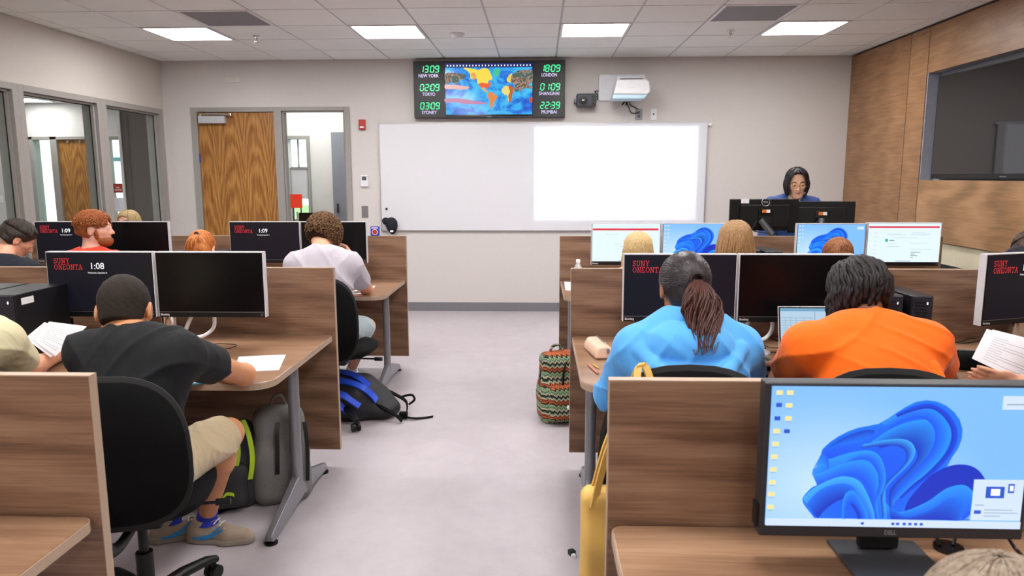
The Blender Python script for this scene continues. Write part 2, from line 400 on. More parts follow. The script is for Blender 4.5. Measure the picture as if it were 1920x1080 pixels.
# left wall with storefront glazing
LT = .13
mb = MB(); mb.box(XL-LT, XL, YF-.2, 3.62, 0, H+.1); mb.box(XL-LT, XL, 3.62, 8.215, 2.29, H+.1); mb.box(XL-LT, XL, 8.215, YB+.15, 0, H+.1)
struct(mb.build('wall_left', M['wallL']))
mb = MB(); mb.box(XL-.4, XR+.4, YF-.15, YF, 0, H+.1); struct(mb.build('wall_front', M['wall']))
OPEN = [(3.70, 4.71), (4.85, 5.85), (5.98, 6.985), (7.135, 8.142)]
for n, (a, b) in enumerate(OPEN):
    f = MB(); x1, x0 = XL+.012, XL-LT-.012
    lo = 3.62 if n == 0 else (OPEN[n-1][1]+a)/2; hi = 8.215 if n == 3 else (b+OPEN[n+1][0])/2
    f.box(x0, x1, lo, a, 0, 2.29); f.box(x0, x1, b, hi, 0, 2.29); f.box(x0, x1, a, b, 2.236, 2.29); f.box(x0, x1, a, b, 0, .12)
    # stops
    f.box(XL-.05, XL-.02, a, a+.018, .12, 2.236); f.box(XL-.05, XL-.02, b-.018, b, .12, 2.236); f.box(XL-.05, XL-.02, a, b, 2.218, 2.236)
    w = struct(f.build('window_%d' % (n+1), M['frame'], bevel=.002))
    g = MB(); g.box(XL-.062, XL-.056, a, b, .12, 2.236); g.build('pane', M['glass'], w)
    g = MB()
    for (p, q) in ((a, a+.007), (b-.007, b)): g.box(XL-.068, XL-.05, p, q, .12, 2.236)
    g.box(XL-.068, XL-.05, a, b, 2.212, 2.218); g.build('gasket', M['gasket'], w)
# right wall
RR = XR+.13
mb = MB(); mb.box(RR, RR+.15, YF-.2, YB+.15, 0, H+.1); struct(mb.build('wall_right', M['lowgrey']))
def wallpanel(n, y0, y1, z0, z1, mt='panel'):
    m = MB(); m.box(XR, XR+.02, y0, y1, z0, z1); return struct(m.build('trim_%d' % n, M[mt], bevel=.002), 'wood veneer wall panel')
wallpanel(1, 6.985, YB-.002, .98, 2.806); wallpanel(2, 6.663, 6.975, .98, 2.806)
wallpanel(3, 4.2, 6.653, 2.415, 2.806); wallpanel(4, 4.2, 6.653, .98, 1.498, 'panel2'); wallpanel(5, YF, 4.19, .98, 2.806)
mb = MB(); mb.box(XR+.021, RR, 6.653, YB, .985, 2.80); mb.box(XR+.021, RR, 4.2, 6.64, 2.42, 2.80); mb.box(XR+.021, RR, 4.2, 6.64, .985, 1.49); mb.box(XR+.021, RR, YF, 4.19, .985, 2.80)
struct(mb.build('trim_6', M['gasket']), 'dark backing behind the wood panels')
mb = MB(); mb.box(XR+.004, RR, 6.641, 6.6525, 1.49, 2.42); mb.box(XR+.004, RR, 4.19, 6.65, 2.4155, 2.419); mb.box(XR+.004, RR, 4.19, 6.65, 1.4905, 1.4975); mb.box(XR+.004, RR, 4.19, 4.2, 1.49, 2.42); mb.box(RR-.012, RR, 4.19, 6.65, 1.49, 2.42)
struct(mb.build('trim_7', plain('recess_grey', '#9b9ea8', .5)), 'grey lining of the television recess')
mb = MB(); mb.box(XR+.03, RR-.001, YF, YB-.002, .80, .979); struct(mb.build('trim_8', M['cream']), 'cream painted band below the wood panels')
# baseboards
mb = MB(); mb.box(-2.125, XR+.1, YB-.008, YB, 0, .1); struct(mb.build('baseboard_back', M['rubber']))
mb = MB(); mb.box(XL, XL+.008, YF, 3.62, 0, .1); struct(mb.build('baseboard_left', M['rubber']))
mb = MB(); mb.box(RR-.008, RR, YF, YB, 0, .1); struct(mb.build('baseboard_right', M['rubber']))
# back door and sidelight
f = MB(); y0, y1 = YB-.015, YB+t+.01
f.box(-3.932, -3.862, y0, y1, 0, 2.312); f.box(-2.985, -2.897, y0, y1, 0, 2.312); f.box(-2.187, -2.125, y0, y1, 0, 2.312)
f.box(-3.862, -2.985, y0, y1, 2.262, 2.312); f.box(-2.897, -2.187, y0, y1, 2.27, 2.312); f.box(-2.897, -2.187, y0, y1, 0, .1)
f.box(-3.862, -3.845, YB+.05, y1, 0, 2.262); f.box(-3.0, -2.985, YB+.05, y1, 0, 2.262); f.box(-3.862, -2.985, YB+.05, y1, 2.245, 2.262)
f.box(-2.897, -2.88, YB+.01, YB+.04, .1, 2.27); f.box(-2.204, -2.187, YB+.01, YB+.04, .1, 2.27); f.box(-2.897, -2.187, YB+.01, YB+.04, 2.253, 2.27)
w = struct(f.build('door_1', M['frame'], bevel=.002))
d = MB(); d.box(-3.858, -2.99, YB+.004, YB+.048, .008, 2.255); leaf = d.build('door_leaf', M['oakdoor'], w, bevel=.002)
c = MB(); c.box(-3.83, -3.53, YB-.055, YB+.004, 2.135, 2.215); c.build('door_closer', plain('closer_silver', '#c4c5ca', .35, .3), leaf, bevel=.004)
c = MB(); c.box(-3.81, -3.79, YB-.05, YB-.03, 2.21, 2.235); c.tube([(-3.80, YB-.045, 2.237), (-3.46, YB-.05, 2.23), ], .007, 8); c.tube([(-3.47, YB-.05, 2.232), (-3.76, YB-.01, 2.25)], .006, 8); c.cyl((-3.46, YB-.05, 2.215), (-3.46, YB-.05, 2.245), .014, n=12)
c.build('closer_arm', M['chrome'], leaf, smooth=True)
c = MB(); c.tube([(-3.05, YB, 1.0), (-3.05, YB-.05, 1.0), (-3.16, YB-.055, 1.0)], .009, 8); c.build('door_handle', M['chrome'], leaf, smooth=True)
c = MB(); c.box(-3.861, -3.853, YB-.018, YB+.0, 1.70, 1.80); c.build('hinge_tape', plain('blue_tape', '#2444b8', .5), w)
g = MB(); g.box(-2.897, -2.187, YB+.045, YB+.051, .1, 2.27); g.build('pane', M['glass'], w)

# ---- the corridor and office seen through the glass
CH = 2.83
mb = MB(); mb.box(-10.5, XL-LT, 2.2, 13.2, CH, CH+.1); mb.box(XL-LT, 1, YB+t, 12.0, CH, CH+.1); struct(mb.build('ceiling_1', M['tile']))
mb = MB()
Y = 12.75
mb.box(-10.5, -9.2, Y, Y+.15, 0, CH); mb.box(-9.2, -7.2, Y, Y+.15, 2.25, CH); mb.box(-7.2, XL-LT, Y, Y+.15, 0, CH)
mb.box(-10.5, -10.35, 2.2, Y, 0, CH); mb.box(-10.5, XL-LT, 2.05, 2.2, 0, CH)
struct(mb.build('wall_corridor', M['corr']))
mb = MB()
for a, b in ((-9.2, -8.935), (-8.62, -8.50), (-7.72, -7.61), (-7.3, -7.2)): mb.box(a, b, Y-.03, Y+.17, 0, 2.25)
mb.box(-9.2, -7.2, Y-.03, Y+.17, 2.2, 2.25); fr = struct(mb.build('door_2', M['frame'], bevel=.003))
mb = MB(); mb.box(-8.5, -7.72, Y+.03, Y+.08, .01, 2.2); lf = mb.build('door_leaf', M['oakdoor'], fr)
mb = MB(); mb.box(-7.61, -7.3, Y+.05, Y+.056, 0, 2.2); mb.box(-8.935, -8.62, Y+.05, Y+.056, 0, 2.2); mb.build('pane', M['glass'], fr)
mb = MB()
for x in (-8.32, -8.10): mb.cyl((x, Y-.0, 2.165), (x, Y+.03, 2.165), .018, n=10); mb.box(x-.006, x+.006, Y+.01, Y+.03, 2.14, 2.2)
mb.build('coat_hook', M['alu'], lf)
mb = MB(); mb.box(-7.58, -7.42, Y+.04, Y+.047, 1.27, 1.43); s = mb.build('notice_sign', M['red']); tag(s, 'small red notice sign on the corridor glass beyond the left windows', 'sign')
mb = MB()
for z in (1.36, 1.32): mb.box(-7.56+(.03 if z > 1.33 else 0), -7.44-(.03 if z > 1.33 else 0), Y+.036, Y+.04, z-.008, z+.008)
mb.build('printing', M['white'], s)
mb = MB(); mb.box(-7.6, -7.36, Y+.04, Y+.047, .93, 1.18); tag(mb.build('posted_sheet', M['paper']), 'white printed sheet posted on corridor glass below the red notice', 'paper')
mb = MB(); mb.box(-9.68, -9.60, Y-.012, Y, 1.10, 1.22); tag(mb.build('switch_plate', M['white'], bevel=.003), 'white switch plate on the corridor wall at the far left', 'switch')
# exterior facade beyond the corridor
mb = MB()
for x in (-9.4, -8.98, -8.72, -8.1, -7.75, -7.47, -6.9): mb.box(x-.035, x+.035, 14.6, 14.68, 0, 2.6)
for z in (.06, 1.9, 2.55): mb.box(-9.6, -6.8, 14.6, 14.68, z-.04, z+.04)
struct(mb.build('window_8', M['teal']), 'teal aluminium outer window frames')
mb = MB(); mb.box(-14, 4, 13.3, 40, -.119, -.02+.03); tag(mb.build('lawn', M['grass']), 'green lawn outside the far corridor windows', 'lawn', kind='stuff')
mb = MB(); mb.box(-5.52, -4.75, 9.6, 9.7, 0, CH); mb.box(-4.75, XL-LT, 9.6, 9.7, 0, CH); struct(mb.build('wall_alcove', M['darkwall']))
mb = MB(); mb.box(-5.555, -5.52, 9.58, 9.72, 0, CH); struct(mb.build('trim_9', M['white']))
mb = MB(); mb.box(-5.16, -4.98, 9.57, 9.6, 0, CH); struct(mb.build('trim_10', M['frame']))
# office behind the sidelight
mb = MB(); Y = 11.0
mb.box(XL-LT, -3.78, Y, Y+.12, 0, CH); mb.box(-3.78, -3.5, Y, Y+.12, 2.1, CH); mb.box(-3.5, 1, Y, Y+.12, 0, CH); mb.box(XL-LT, XL-LT+.1, YB+t, 9.6, 0, CH); mb.box(XL-LT, XL-LT+.1, 9.7, Y, 0, CH); mb.box(.9, 1, YB+t, Y, 0, CH); mb.box(-3.78, -3.5, Y, Y+.12, 0, .9)
struct(mb.build('wall_office', M['corr']))
mb = MB(); mb.box(-3.83, -3.79, Y-.03, Y+.05, .8, 2.15); mb.box(-3.5, -3.45, Y-.03, Y+.05, .0, 2.15); mb.box(-3.79, -3.5, Y-.03, Y+.05, 2.10, 2.15); mb.box(-3.79, -3.5, Y+.08, Y+.1, 1.66, 1.69); mb.box(-3.67, -3.65, Y+.08, Y+.1, 1.3, 2.1)
struct(mb.build('window_9', M['frame']))
mb = MB(); mb.box(-3.12, -2.62, Y-.02, Y, 0, 2.2); dd = struct(mb.build('door_3', plain('grey_door', '#84858f', .4)))
mb = MB(); mb.box(-3.06, -3.04, Y-.06, Y-.02, 1.0, 1.14); mb.build('door_handle', M['black'], dd)
mb = MB(); mb.box(-3.66, -3.40, Y-.3, Y-.28, 1.22, 1.66); fl = mb.build('flip_board', M['whiteb']); tag(fl, 'pale grey display board seen through the door sidelight', 'board')
mb = MB(); mb.box(-3.67, -3.65, Y-.31, Y-.28, .0, 1.67); mb.box(-3.41, -3.39, Y-.31, Y-.28, 0, 1.67); mb.box(-3.66, -3.40, Y-.31, Y-.28, 1.655, 1.67); mb.build('frame', M['alu'], fl)
mb = MB(); mb.box(-3.29, -3.115, 9.5, 9.51, 1.135, 1.315); s = mb.build('red_board', emis('red_poster_glow', '#e8341a', .6, .5)); _mc['red_poster_glow'].node_tree.nodes['Principled BSDF'].inputs['Base Color'].default_value = (.75, .04, .015, 1); tag(s, 'small bright red board behind the door sidelight', 'board')  # plain board, not a lamp; a glow is put into its colour to brighten it
mb = MB(); mb.cyl((-3.24, 9.52, 0), (-3.24, 9.52, 1.2), .01, n=8); mb.cyl((-3.14, 9.52, 0), (-3.14, 9.52, 1.2), .01, n=8); mb.build('stand_leg', M['greyd'], s)
ch = empty('office_chair', (-2.96, 9.2, 0)); tag(ch, 'black stacking chair with white frame behind the door sidelight', 'chair')
mb = MB(); mb.box(-.11, .11, -.01, .01, .72, 1.09); mb.build('backrest', M['black'], ch, bevel=.01)
for sx in (-1, 1):
    mb = MB(); mb.tube([(sx*.125, 0, 0), (sx*.125, 0, 1.1)], .011, 8); mb.build('back_post', M['white'], ch)
mb = MB(); mb.box(-.14, .14, -.02, .3, .44, .47); mb.build('seat', M['black'], ch)
for sx in (-1, 1):
    mb = MB(); mb.tube([(sx*.12, .28, 0), (sx*.12, .28, .44)], .011, 8); mb.build('leg', M['white'], ch)

# ================================================================== ceiling things
def ceiling_light(x, j, label, y=None, dm='panel_em'):
    y1 = TY-j*TS if y is None else y; cx, cy = x+TS/2, y1-TS/2; t = empty('ceiling_light', (cx, cy, H)); tag(t, label, 'ceiling light', 'square ceiling light panels')
    a = TS/2-.006; b = a-.022; m = MB()
    for x0, x1, y0, y1_ in ((-a, a, -a, -b), (-a, a, b, a), (-a, -b, -b, b), (b, a, -b, b)): m.box(x0, x1, y0, y1_, -.016, 0)
    m.build('frame', M['white'], t, bevel=.002); m = MB(); m.box(-b, b, -b, b, -.011, -.004); m.build('light_diffuser', M[dm], t)
    return t
nm = ['leftmost', 'second from left', 'third from left', 'rightmost']
for jj, j in enumerate(LIGHTJ):
    for i, x in enumerate(LIGHTX):
        ceiling_light(x, j, ('%s of the four square lights in the front ceiling row' % nm[i]) if jj == 0 else 'square ceiling light over the desks, above the picture edge')
for i, (x, y) in enumerate([(-8.6, 12.2), (-6.6, 10.6), (-6.3, 7.4), (-7.6, 9.3), (-6.5, 4.8), (-8.9, 6.5), (-3.4, 10.4), (-2.6, 9.6), (-.5, 10.0)]):
    ceiling_light(x-TS/2, 0, ('square corridor ceiling light seen through the left windows' if i < 6 else 'square office light behind the back wall'), y=y+TS/2, dm='panel_low')
for i, (x, j) in enumerate(VENT):
    t = empty('ceiling_vent', (x+TS/2, TY-j*TS-TS/2, H)); tag(t, ['grey square ceiling vent beside the leftmost light', 'grey square ceiling vent beside the rightmost light'][i], 'vent', 'ceiling vents')
    m = MB(); m.box(-.272, .272, -.272, .272, -.006, -.001); m.build('vent_plate', plain('vent_grey', '#85868c', .6, noise=.06, nscale=220, bump=.5), t)
    m = MB()
    for q in ((-.3, .3, -.3, -.272), (-.3, .3, .272, .3), (-.3, -.272, -.272, .272), (.272, .3, -.272, .272)): m.box(*q, -.012, 0)
    m.build('frame', M['white'], t, bevel=.002)
for i, (x, y) in enumerate([(-2.602, 6.858), (1.70, 6.821)]):
    m = MB(); m.lathe([(.035, 0), (.035, -.006), (.012, -.012), (.012, -.035), (.006, -.04), (.006, -.055), (.022, -.056), (.022, -.06)], (x, y, H-.008), 16)
    tag(m.build('sprinkler_head', M['chrome'], smooth=True), ['chrome ceiling sprinkler near the grey vent on the left', 'chrome ceiling sprinkler near the grey vent on the right'][i], 'sprinkler', 'ceiling sprinklers')
m = MB(); m.lathe([(.07, 0), (.07, -.012), (.05, -.03), (.045, -.04), (.0, -.045)], (-.752, 6.848, H-.008), 24); tag(m.build('smoke_detector', M['white'], smooth=True), 'round white smoke detector on ceiling above the world clock', 'smoke detector')

# ================================================================== wall things
F0 = YB  # face of back wall
m = MB(); m.box(-1.797, 1.846, F0-.02, F0, .930, 2.122); wbd = m.build('whiteboard', M['whiteb'], bevel=.002); tag(wbd, 'wide white whiteboard on the front wall', 'whiteboard')
m = MB(); a, b, c, d = -1.80, 1.849, .926, 2.126
m.box(a, b, F0-.024, F0-.001, d-.008, d); m.box(a, b, F0-.024, F0-.001, c, c+.01); m.box(a, a+.008, F0-.024, F0-.001, c, d); m.box(b-.008, b, F0-.024, F0-.001, c, d); m.build('frame', M['alu'], wbd)
m = MB(); m.box(1.85, 1.885, F0-.04, F0, 2.085, 2.11); tag(m.build('map_hook', M['white']), 'small white hook at whiteboard top right corner', 'hook')
m = MB(); m.box(-1.745, -1.722, F0-.035, F0-.0205, 1.165, 1.19); tag(m.build('magnet', M['black'], bevel=.002), 'tiny black square magnet on the left edge of whiteboard', 'magnet')
# world clock
t = empty('world_clock', (-.552, F0, 2.48)); tag(t, 'black world clock panel with green digits and a coloured map screen', 'clock')
m = MB(); m.box(-.832, .828, -.085, -.002, -.302, .304); m.build('housing', plain('clock_housing', '#26282a', .45), t, bevel=.006)
m = MB(); mw = .481; cx = -.004
m.box(cx-mw, cx+mw, -.088, -.08, -.283, .281); sc = m.build('screen', M['blackg'], t)
k = NT('world_map_sea'); v = k.coord((1.0, 1, 1.6), rnd=False); f = k.noise(v, 3.2, 6, .65, 1.5)
k.link(k.ramp(f, [(.30, '#1238b8'), (.42, '#1f78e4'), (.50, '#35b4f6'), (.66, '#55d2fa'), (.8, '#1f60d4')]), k.b.inputs['Emission Color']); k.b.inputs['Emission Strength'].default_value = .85; k.b.inputs['Base Color'].default_value = (.01, .01, .01, 1); k.b.inputs['Roughness'].default_value = .12
m = MB(); m.box(cx-mw+.006, cx+mw-.006, -.0885, -.088, -.268, .278); m.build('map_sea', k.m, sc)
def mapcol(nm, c): return emis('map_'+nm, c, .85)
CONT = {'canada': ('#ffe24a', [(430, 112), (470, 112), (500, 118), (540, 125), (590, 112), (620, 150), (632, 190), (605, 205), (600, 222), (560, 218), (530, 222), (515, 180), (480, 188), (475, 150)]),
        'usa': ('#f0602c', [(535, 222), (560, 216), (600, 222), (625, 215), (612, 245), (598, 252), (590, 262), (575, 250), (560, 256), (545, 245)]),
        'mexico': ('#f5b03a', [(548, 246), (572, 254), (580, 268), (600, 282), (590, 286), (566, 270)]),
        'samerica': ('#e88838', [(606, 288), (630, 286), (650, 305), (672, 318), (655, 345), (640, 368), (628, 405), (618, 402), (615, 365), (606, 330), (600, 305)]),
        'greenland': ('#48c890', [(640, 128), (690, 118), (685, 150), (655, 178), (645, 150)]),
        'europe': ('#f6d850', [(735, 205), (742, 180), (768, 150), (782, 175), (770, 200), (755, 218)]),
        'africa': ('#f2e078', [(702, 262), (720, 245), (748, 245), (770, 262), (772, 290), (762, 330), (755, 362), (745, 350), (738, 312), (712, 302), (700, 282)]),
        'africa2': ('#cc5a24', [(745, 240), (768, 242), (782, 270), (775, 310), (764, 352), (752, 362), (748, 320), (756, 280)]),
        'asia': ('#7d4a2a', [(770, 170), (800, 140), (850, 128), (914, 130), (916, 210), (890, 235), (850, 250), (840, 285), (820, 262), (795, 250), (780, 225), (762, 215)]),
        'siberia': ('#c9a8a0', [(800, 150), (850, 140), (860, 180), (830, 200), (806, 190)]),
        'kamchatka': ('#8d7a70', [(300, 150), (360, 145), (440, 158), (430, 190), (395, 200), (380, 225), (340, 210), (302, 225)]),
        'alaska': ('#f08a6a', [(480, 152), (512, 150), (515, 190), (490, 192)]),
        'australia': ('#c84830', [(895, 335), (915, 325), (917, 362), (900, 360)]),
        'cloud': ('#e8b0a8', [(298, 230), (360, 232), (440, 240), (470, 250), (440, 266), (360, 262), (298, 262)]),
        'streak': ('#c884a8', [(298, 330), (400, 334), (520, 350), (600, 372), (500, 374), (380, 362), (298, 356)]),
        'green': ('#2f7a50', [(780, 262), (830, 232), (900, 236), (915, 262), (850, 262), (800, 285)])}
import zlib
k = NT('map_mountains'); f = k.noise(k.coord((1, 1, 1), rnd=False), 9, 6, .7, 1.8)
k.link(k.ramp(f, [(.36, '#2250b0'), (.43, '#2f7a50'), (.48, '#5a3a24'), (.53, '#c8b0a4'), (.58, '#7a4a2a'), (.64, '#38241c'), (.70, '#3a8a5a')]), k.b.inputs['Emission Color']); k.b.inputs['Emission Strength'].default_value = .8; k.b.inputs['Base Color'].default_value = (.01, .01, .01, 1)
LANDM = k.m
for nm_, (c, P) in CONT.items():
    q = [(cx+(u-608)/625*.96, (263-v)/372*.545+.005) for u, v in P]; off = (zlib.crc32(nm_.encode()) % 7)*.0001
    cen = [sum(a[0] for a in q)/len(q), sum(a[1] for a in q)/len(q)]; pts = cr([(a, 0, b) for a, b in q], 3, True)
    rnd = random.Random(nm_); m = MB(); poly = [(p.x+rnd.uniform(-.004, .004), p.z+rnd.uniform(-.004, .004)) for p in pts]
    m.prism(poly, -.0895-off, -.0888-off, 'y'); m.build('map_land', LANDM if nm_ in ('asia', 'kamchatka', 'green') else mapcol(nm_, c), sc)
m = MB()
for i in range(27):
    x = cx-mw+.03+i*(2*mw-.06)/26; m.box(x-.006, x+.006, -.0898, -.089, .245, .262)
m.build('marker_row', M['scr_white'], sc)
m = MB(); m.box(cx-mw+.006, cx+mw-.006, -.0887, -.0884, .232, .278); m.build('marker_band', emis('map_band', '#14237a', .7), sc)
rows = [(('13 09', 'NEW YORK'), ('02:09', 'TOKYO'), ('03:09', 'SYDNEY')), (('18:09', 'LONDON'), ('01:09', 'SHANGHAI'), ('22:39', 'MUMBAI'))]
for side in (0, 1):
    for r, (dg, lb) in enumerate(rows[side]):
        X = (-.665, .655)[side]; Z = .207-.196*r
        o = seven_seg(dg, .066, .036, .017, .0088).build('clock_digits', M['led'], t); o.location = (X-.096, -.0855, Z-.02)
        text_mesh(lb, .052, M['ledw'], t, (X, -.0865, Z-.075), 'city_name', width=(.0275*len(lb)))
text_mesh('-----', .02, M['ledw'], t, (cx, -.0855, -.294), 'maker_mark', width=.05)
# projector
t = empty('projector', (.945, F0, 2.44)); tag(t, 'white short throw projector on wall mount above whiteboard', 'projector')
m = MB(); m.prism([(-.30, -.07), (-.30, .185), (-.285, .2), (.20, .2), (.212, .185), (.212, -.06), (.2, -.072), (-.285, -.085)], -.025, -.001, 'y'); m.build('mount_plate', plain('plate_grey_white', '#e2e3e8', .4), t, bevel=.006)
m = MB(); m.box(-.12, .14, -.18, -.02, .105, .155); m.box(-.10, .03, -.02+-.008, -.02, .15, .178); m.build('mount_arm', M['white'], t, bevel=.01)
m = MB(); m.prism([(-.175, -.055), (-.14, .10), (.16, .10), (.20, .07), (.21, -.03), (.18, -.06)], -.42, -.10, 'y'); m.build('body', M['white'], t, bevel=.018, seg=4)
m = MB(); m.prism([(-.185, -.10), (-.175, -.05), (.19, -.05), (.15, -.10)], -.40, -.12, 'y'); m.build('lower_body', plain('pale_blue_white', '#c4e4f2', .35), t, bevel=.008)
m = MB(); m.box(-.11, .13, -.425, -.30, .098, .104); m.build('vent_slot', M['greyd'], t)
m = MB()
for P in ([(.03, -.08, -.1), (.05, -.03, -.13), (.10, -.01, -.15), (.14, -.012, -.175)], [(.0, -.1, -.1), (.03, -.05, -.16), (.07, -.02, -.215), (.14, -.012, -.21)]): m.tube(cr(P, 6), .006, 8)
for P in ([(-.02, -.1, -.1), (-.05, -.1, -.135)], [(0, -.1, -.1), (-.005, -.1, -.14)]): m.tube(P, .009, 8)
m.build('power_cable', M['cable'], t, smooth=True)
text_mesh('------', .02, M['frame'], t, (.02, -.4215, .005), 'maker_mark', width=.05)
def outlet(x0, x1, z0, z1, mt, label, cat='outlet', name='wall_outlet'):
    t = empty(name, ((x0+x1)/2, F0, (z0+z1)/2)); tag(t, label, cat); w, h = (x1-x0)/2, (z1-z0)/2
    m = MB(); m.box(-w, w, -.008, 0, -h, h); m.build('cover_plate', mt, t, bevel=.003); return t
o = outlet(1.052, 1.131, 2.152, 2.273, M['greym'], 'grey metal wall outlet under the projector with two plugs')
for z in (.02, -.02):
    m = MB(); m.box(-.016, .016, -.012, -.008, z-.014, z+.014); m.build('socket', M['greyd'], o, bevel=.002)
o = outlet(1.221, 1.289, 2.151, 2.272, M['white'], 'white wall jack plate right of the grey outlet')
m = MB(); m.box(-.008, .008, -.012, -.008, -.006, .01); m.build('socket', M['black'], o)
o = outlet(-2.024, -1.949, 1.077, 1.211, M['greym'], 'grey blank wall plate below the thermostat', 'wall plate', 'wall_plate')
t = empty('fire_alarm', (-1.982, F0, 2.115)); tag(t, 'red fire alarm box on wall right of the door', 'fire alarm')
m = MB(); m.box(-.036, .036, -.04, 0, -.055, .055); m.build('housing', M['red'], t, bevel=.008)
m = MB(); m.box(-.022, .022, -.045, -.04, -.038, -.02); m.build('strobe_lens', M['white'], t, bevel=.003)
t = empty('thermostat', (-1.978, F0, 1.493)); tag(t, 'white thermostat with grey display on front wall', 'thermostat')
m = MB(); m.box(-.042, .042, -.028, 0, -.065, .065); m.build('housing', M['white'], t, bevel=.006)
m = MB(); m.box(-.026, .026, -.0295, -.028, .005, .048); m.build('display', M['greyd'], t)
m = MB(); m.box(-3.52, -3.345, F0-.012, F0, 2.582, 2.64); s = m.build('sign_holder', plain('clear_holder', '#d6d0c8', .3), bevel=.004); tag(s, 'empty pale sign holder on wall above the door', 'sign holder')
m = MB(); m.box(-3.36, -3.352, F0-.022, F0-.01, 2.585, 2.637); m.box(-3.52, -3.36, F0-.02, F0-.01, 2.583, 2.59); m.build('lip', M['white'], s)
# speaker
t = empty('wall_speaker', (.505, F0, 2.352)); tag(t, 'small dark grey speaker on wall left of the projector', 'speaker')
m = MB(); m.box(-.105, .105, -.15, -.03, -.068, .072); m.build('cabinet', plain('speaker_grey', '#3b3b42', .5), t, bevel=.016, seg=3)
m = MB(); m.lathe([(.048, 0), (.048, .004), (.02, .006), (.018, .010), (0, .011)], (0, 0, 0), 24); o = m.build('speaker_cone', M['black'], t, smooth=True); o.location = (-.035, -.151, 0); o.rotation_euler = (PI/2, 0, 0)
m = MB(); m.box(-.048, -.022, -.1635, -.162, -.006, .006); m.build('badge', M['white'], t)
for z in (.035, 0, -.035):
    m = MB(); m.cyl((.07, -.15, z), (.07, -.156, z), .014, n=14); m.build('knob', M['black'], t)
m = MB(); m.box(-.13, .11, -.09, 0, -.02, .02); m.build('bracket', M['greyd'], t, bevel=.003)
m = MB(); m.tube(cr([(.09, -.1, .04), (.13, -.04, .06), (.1, -.02, .11), (.15, -.015, .1), (.13, -.012, .03), (.12, -.05, .02)], 6), .005, 8); m.build('cable', M['cable'], t, smooth=True)
# projector lamp: throws the picture on the board
L = bpy.data.lights.new('projector_lamp', 'POINT'); L.shadow_soft_size = .004; LO = bpy.data.objects.new('projector_lamp', L); COL.objects.link(LO)
LP = Vector((.93, F0-.36, 2.32)); LO.location = LP; L.use_nodes = True; nt = L.node_tree; nn = nt.nodes
em = nn['Emission']; geo = nn.new('ShaderNodeNewGeometry'); sep = nn.new('ShaderNodeSeparateXYZ'); nt.links.new(geo.outputs['Incoming'], sep.inputs[0])
def mth(op, a, b=None, clamp=False):
    n = nn.new('ShaderNodeMath'); n.operation = op; n.use_clamp = clamp
    for i, v_ in enumerate((a, b)):
        if v_ is None: continue
        if isinstance(v_, (int, float)): n.inputs[i].default_value = v_
        else: nt.links.new(v_, n.inputs[i])
    return n.outputs[0]
sx = mth('MULTIPLY', sep.outputs[0], 1.0); sy = mth('MULTIPLY', sep.outputs[1], 1.0); sz = mth('MULTIPLY', sep.outputs[2], 1.0)
tt = mth('DIVIDE', (F0-.02)-LP.y, sy); hx = mth('ADD', mth('MULTIPLY', sx, tt), LP.x); hz = mth('ADD', mth('MULTIPLY', sz, tt), LP.z)
def step(x, a, s): return mth('MULTIPLY', mth('SUBTRACT', x, a), s, True) if s > 0 else mth('MULTIPLY', mth('SUBTRACT', x, a), s, True)
def band(lo, hi, s, ax): return mth('MULTIPLY', step(ax, lo, s), step(ax, hi, -s))
front = mth('GREATER_THAN', sy, 0.01)
core = mth('MULTIPLY', band(-.065, 1.762, 60, hx), band(1.04, 2.095, 60, hz)); halo = mth('MULTIPLY', band(-.11, 1.84, 18, hx), band(.97, 2.14, 18, hz))
mask = mth('MULTIPLY', mth('ADD', core, mth('MULTIPLY', halo, .22)), front)
dot = mth('MULTIPLY', band(.29, .35, 60, hx), band(1.69, 1.745, 60, hz))
comp = mth('MULTIPLY', mth('POWER', tt, 3.0), 1.0)   # undo distance and slant falloff
st = mth('MULTIPLY', mask, comp)
mixn = nn.new('ShaderNodeMix'); mixn.data_type = 'RGBA'; nt.links.new(dot, mixn.inputs[0]); mixn.inputs[6].default_value = (.86, .95, 1.0, 1); mixn.inputs[7].default_value = (.2, .8, .8, 1)
mix2 = nn.new('ShaderNodeMix'); mix2.data_type = 'RGBA'; nt.links.new(core, mix2.inputs[0]); mix2.inputs[6].default_value = (.3, .55, 1.0, 1); nt.links.new(mixn.outputs[2], mix2.inputs[7])
nt.links.new(mix2.outputs[2], em.inputs[0]); nt.links.new(st, em.inputs[1]); L.energy = PROJ*30
# television
t = empty('television', (RR-.012, 5.6, 1.94)); tag(t, 'large black wall television in a recess on the wood panelled wall', 'television')
m = MB(); m.box(-.075, -.001, -.97, .945, -.43, .43); m.build('housing', M['black'], t, bevel=.004)
m = MB(); m.box(-.0775, -.075, -.955, .93, -.39, .42); m.build('screen', plain('tv_screen', '#0a0a0c', .03, noise=.0, coat=.25), t)
m = MB(); m.box(-.0765, -.0755, -.1, -.02, -.415, -.408); m.build('maker_mark', M['greym'], t)

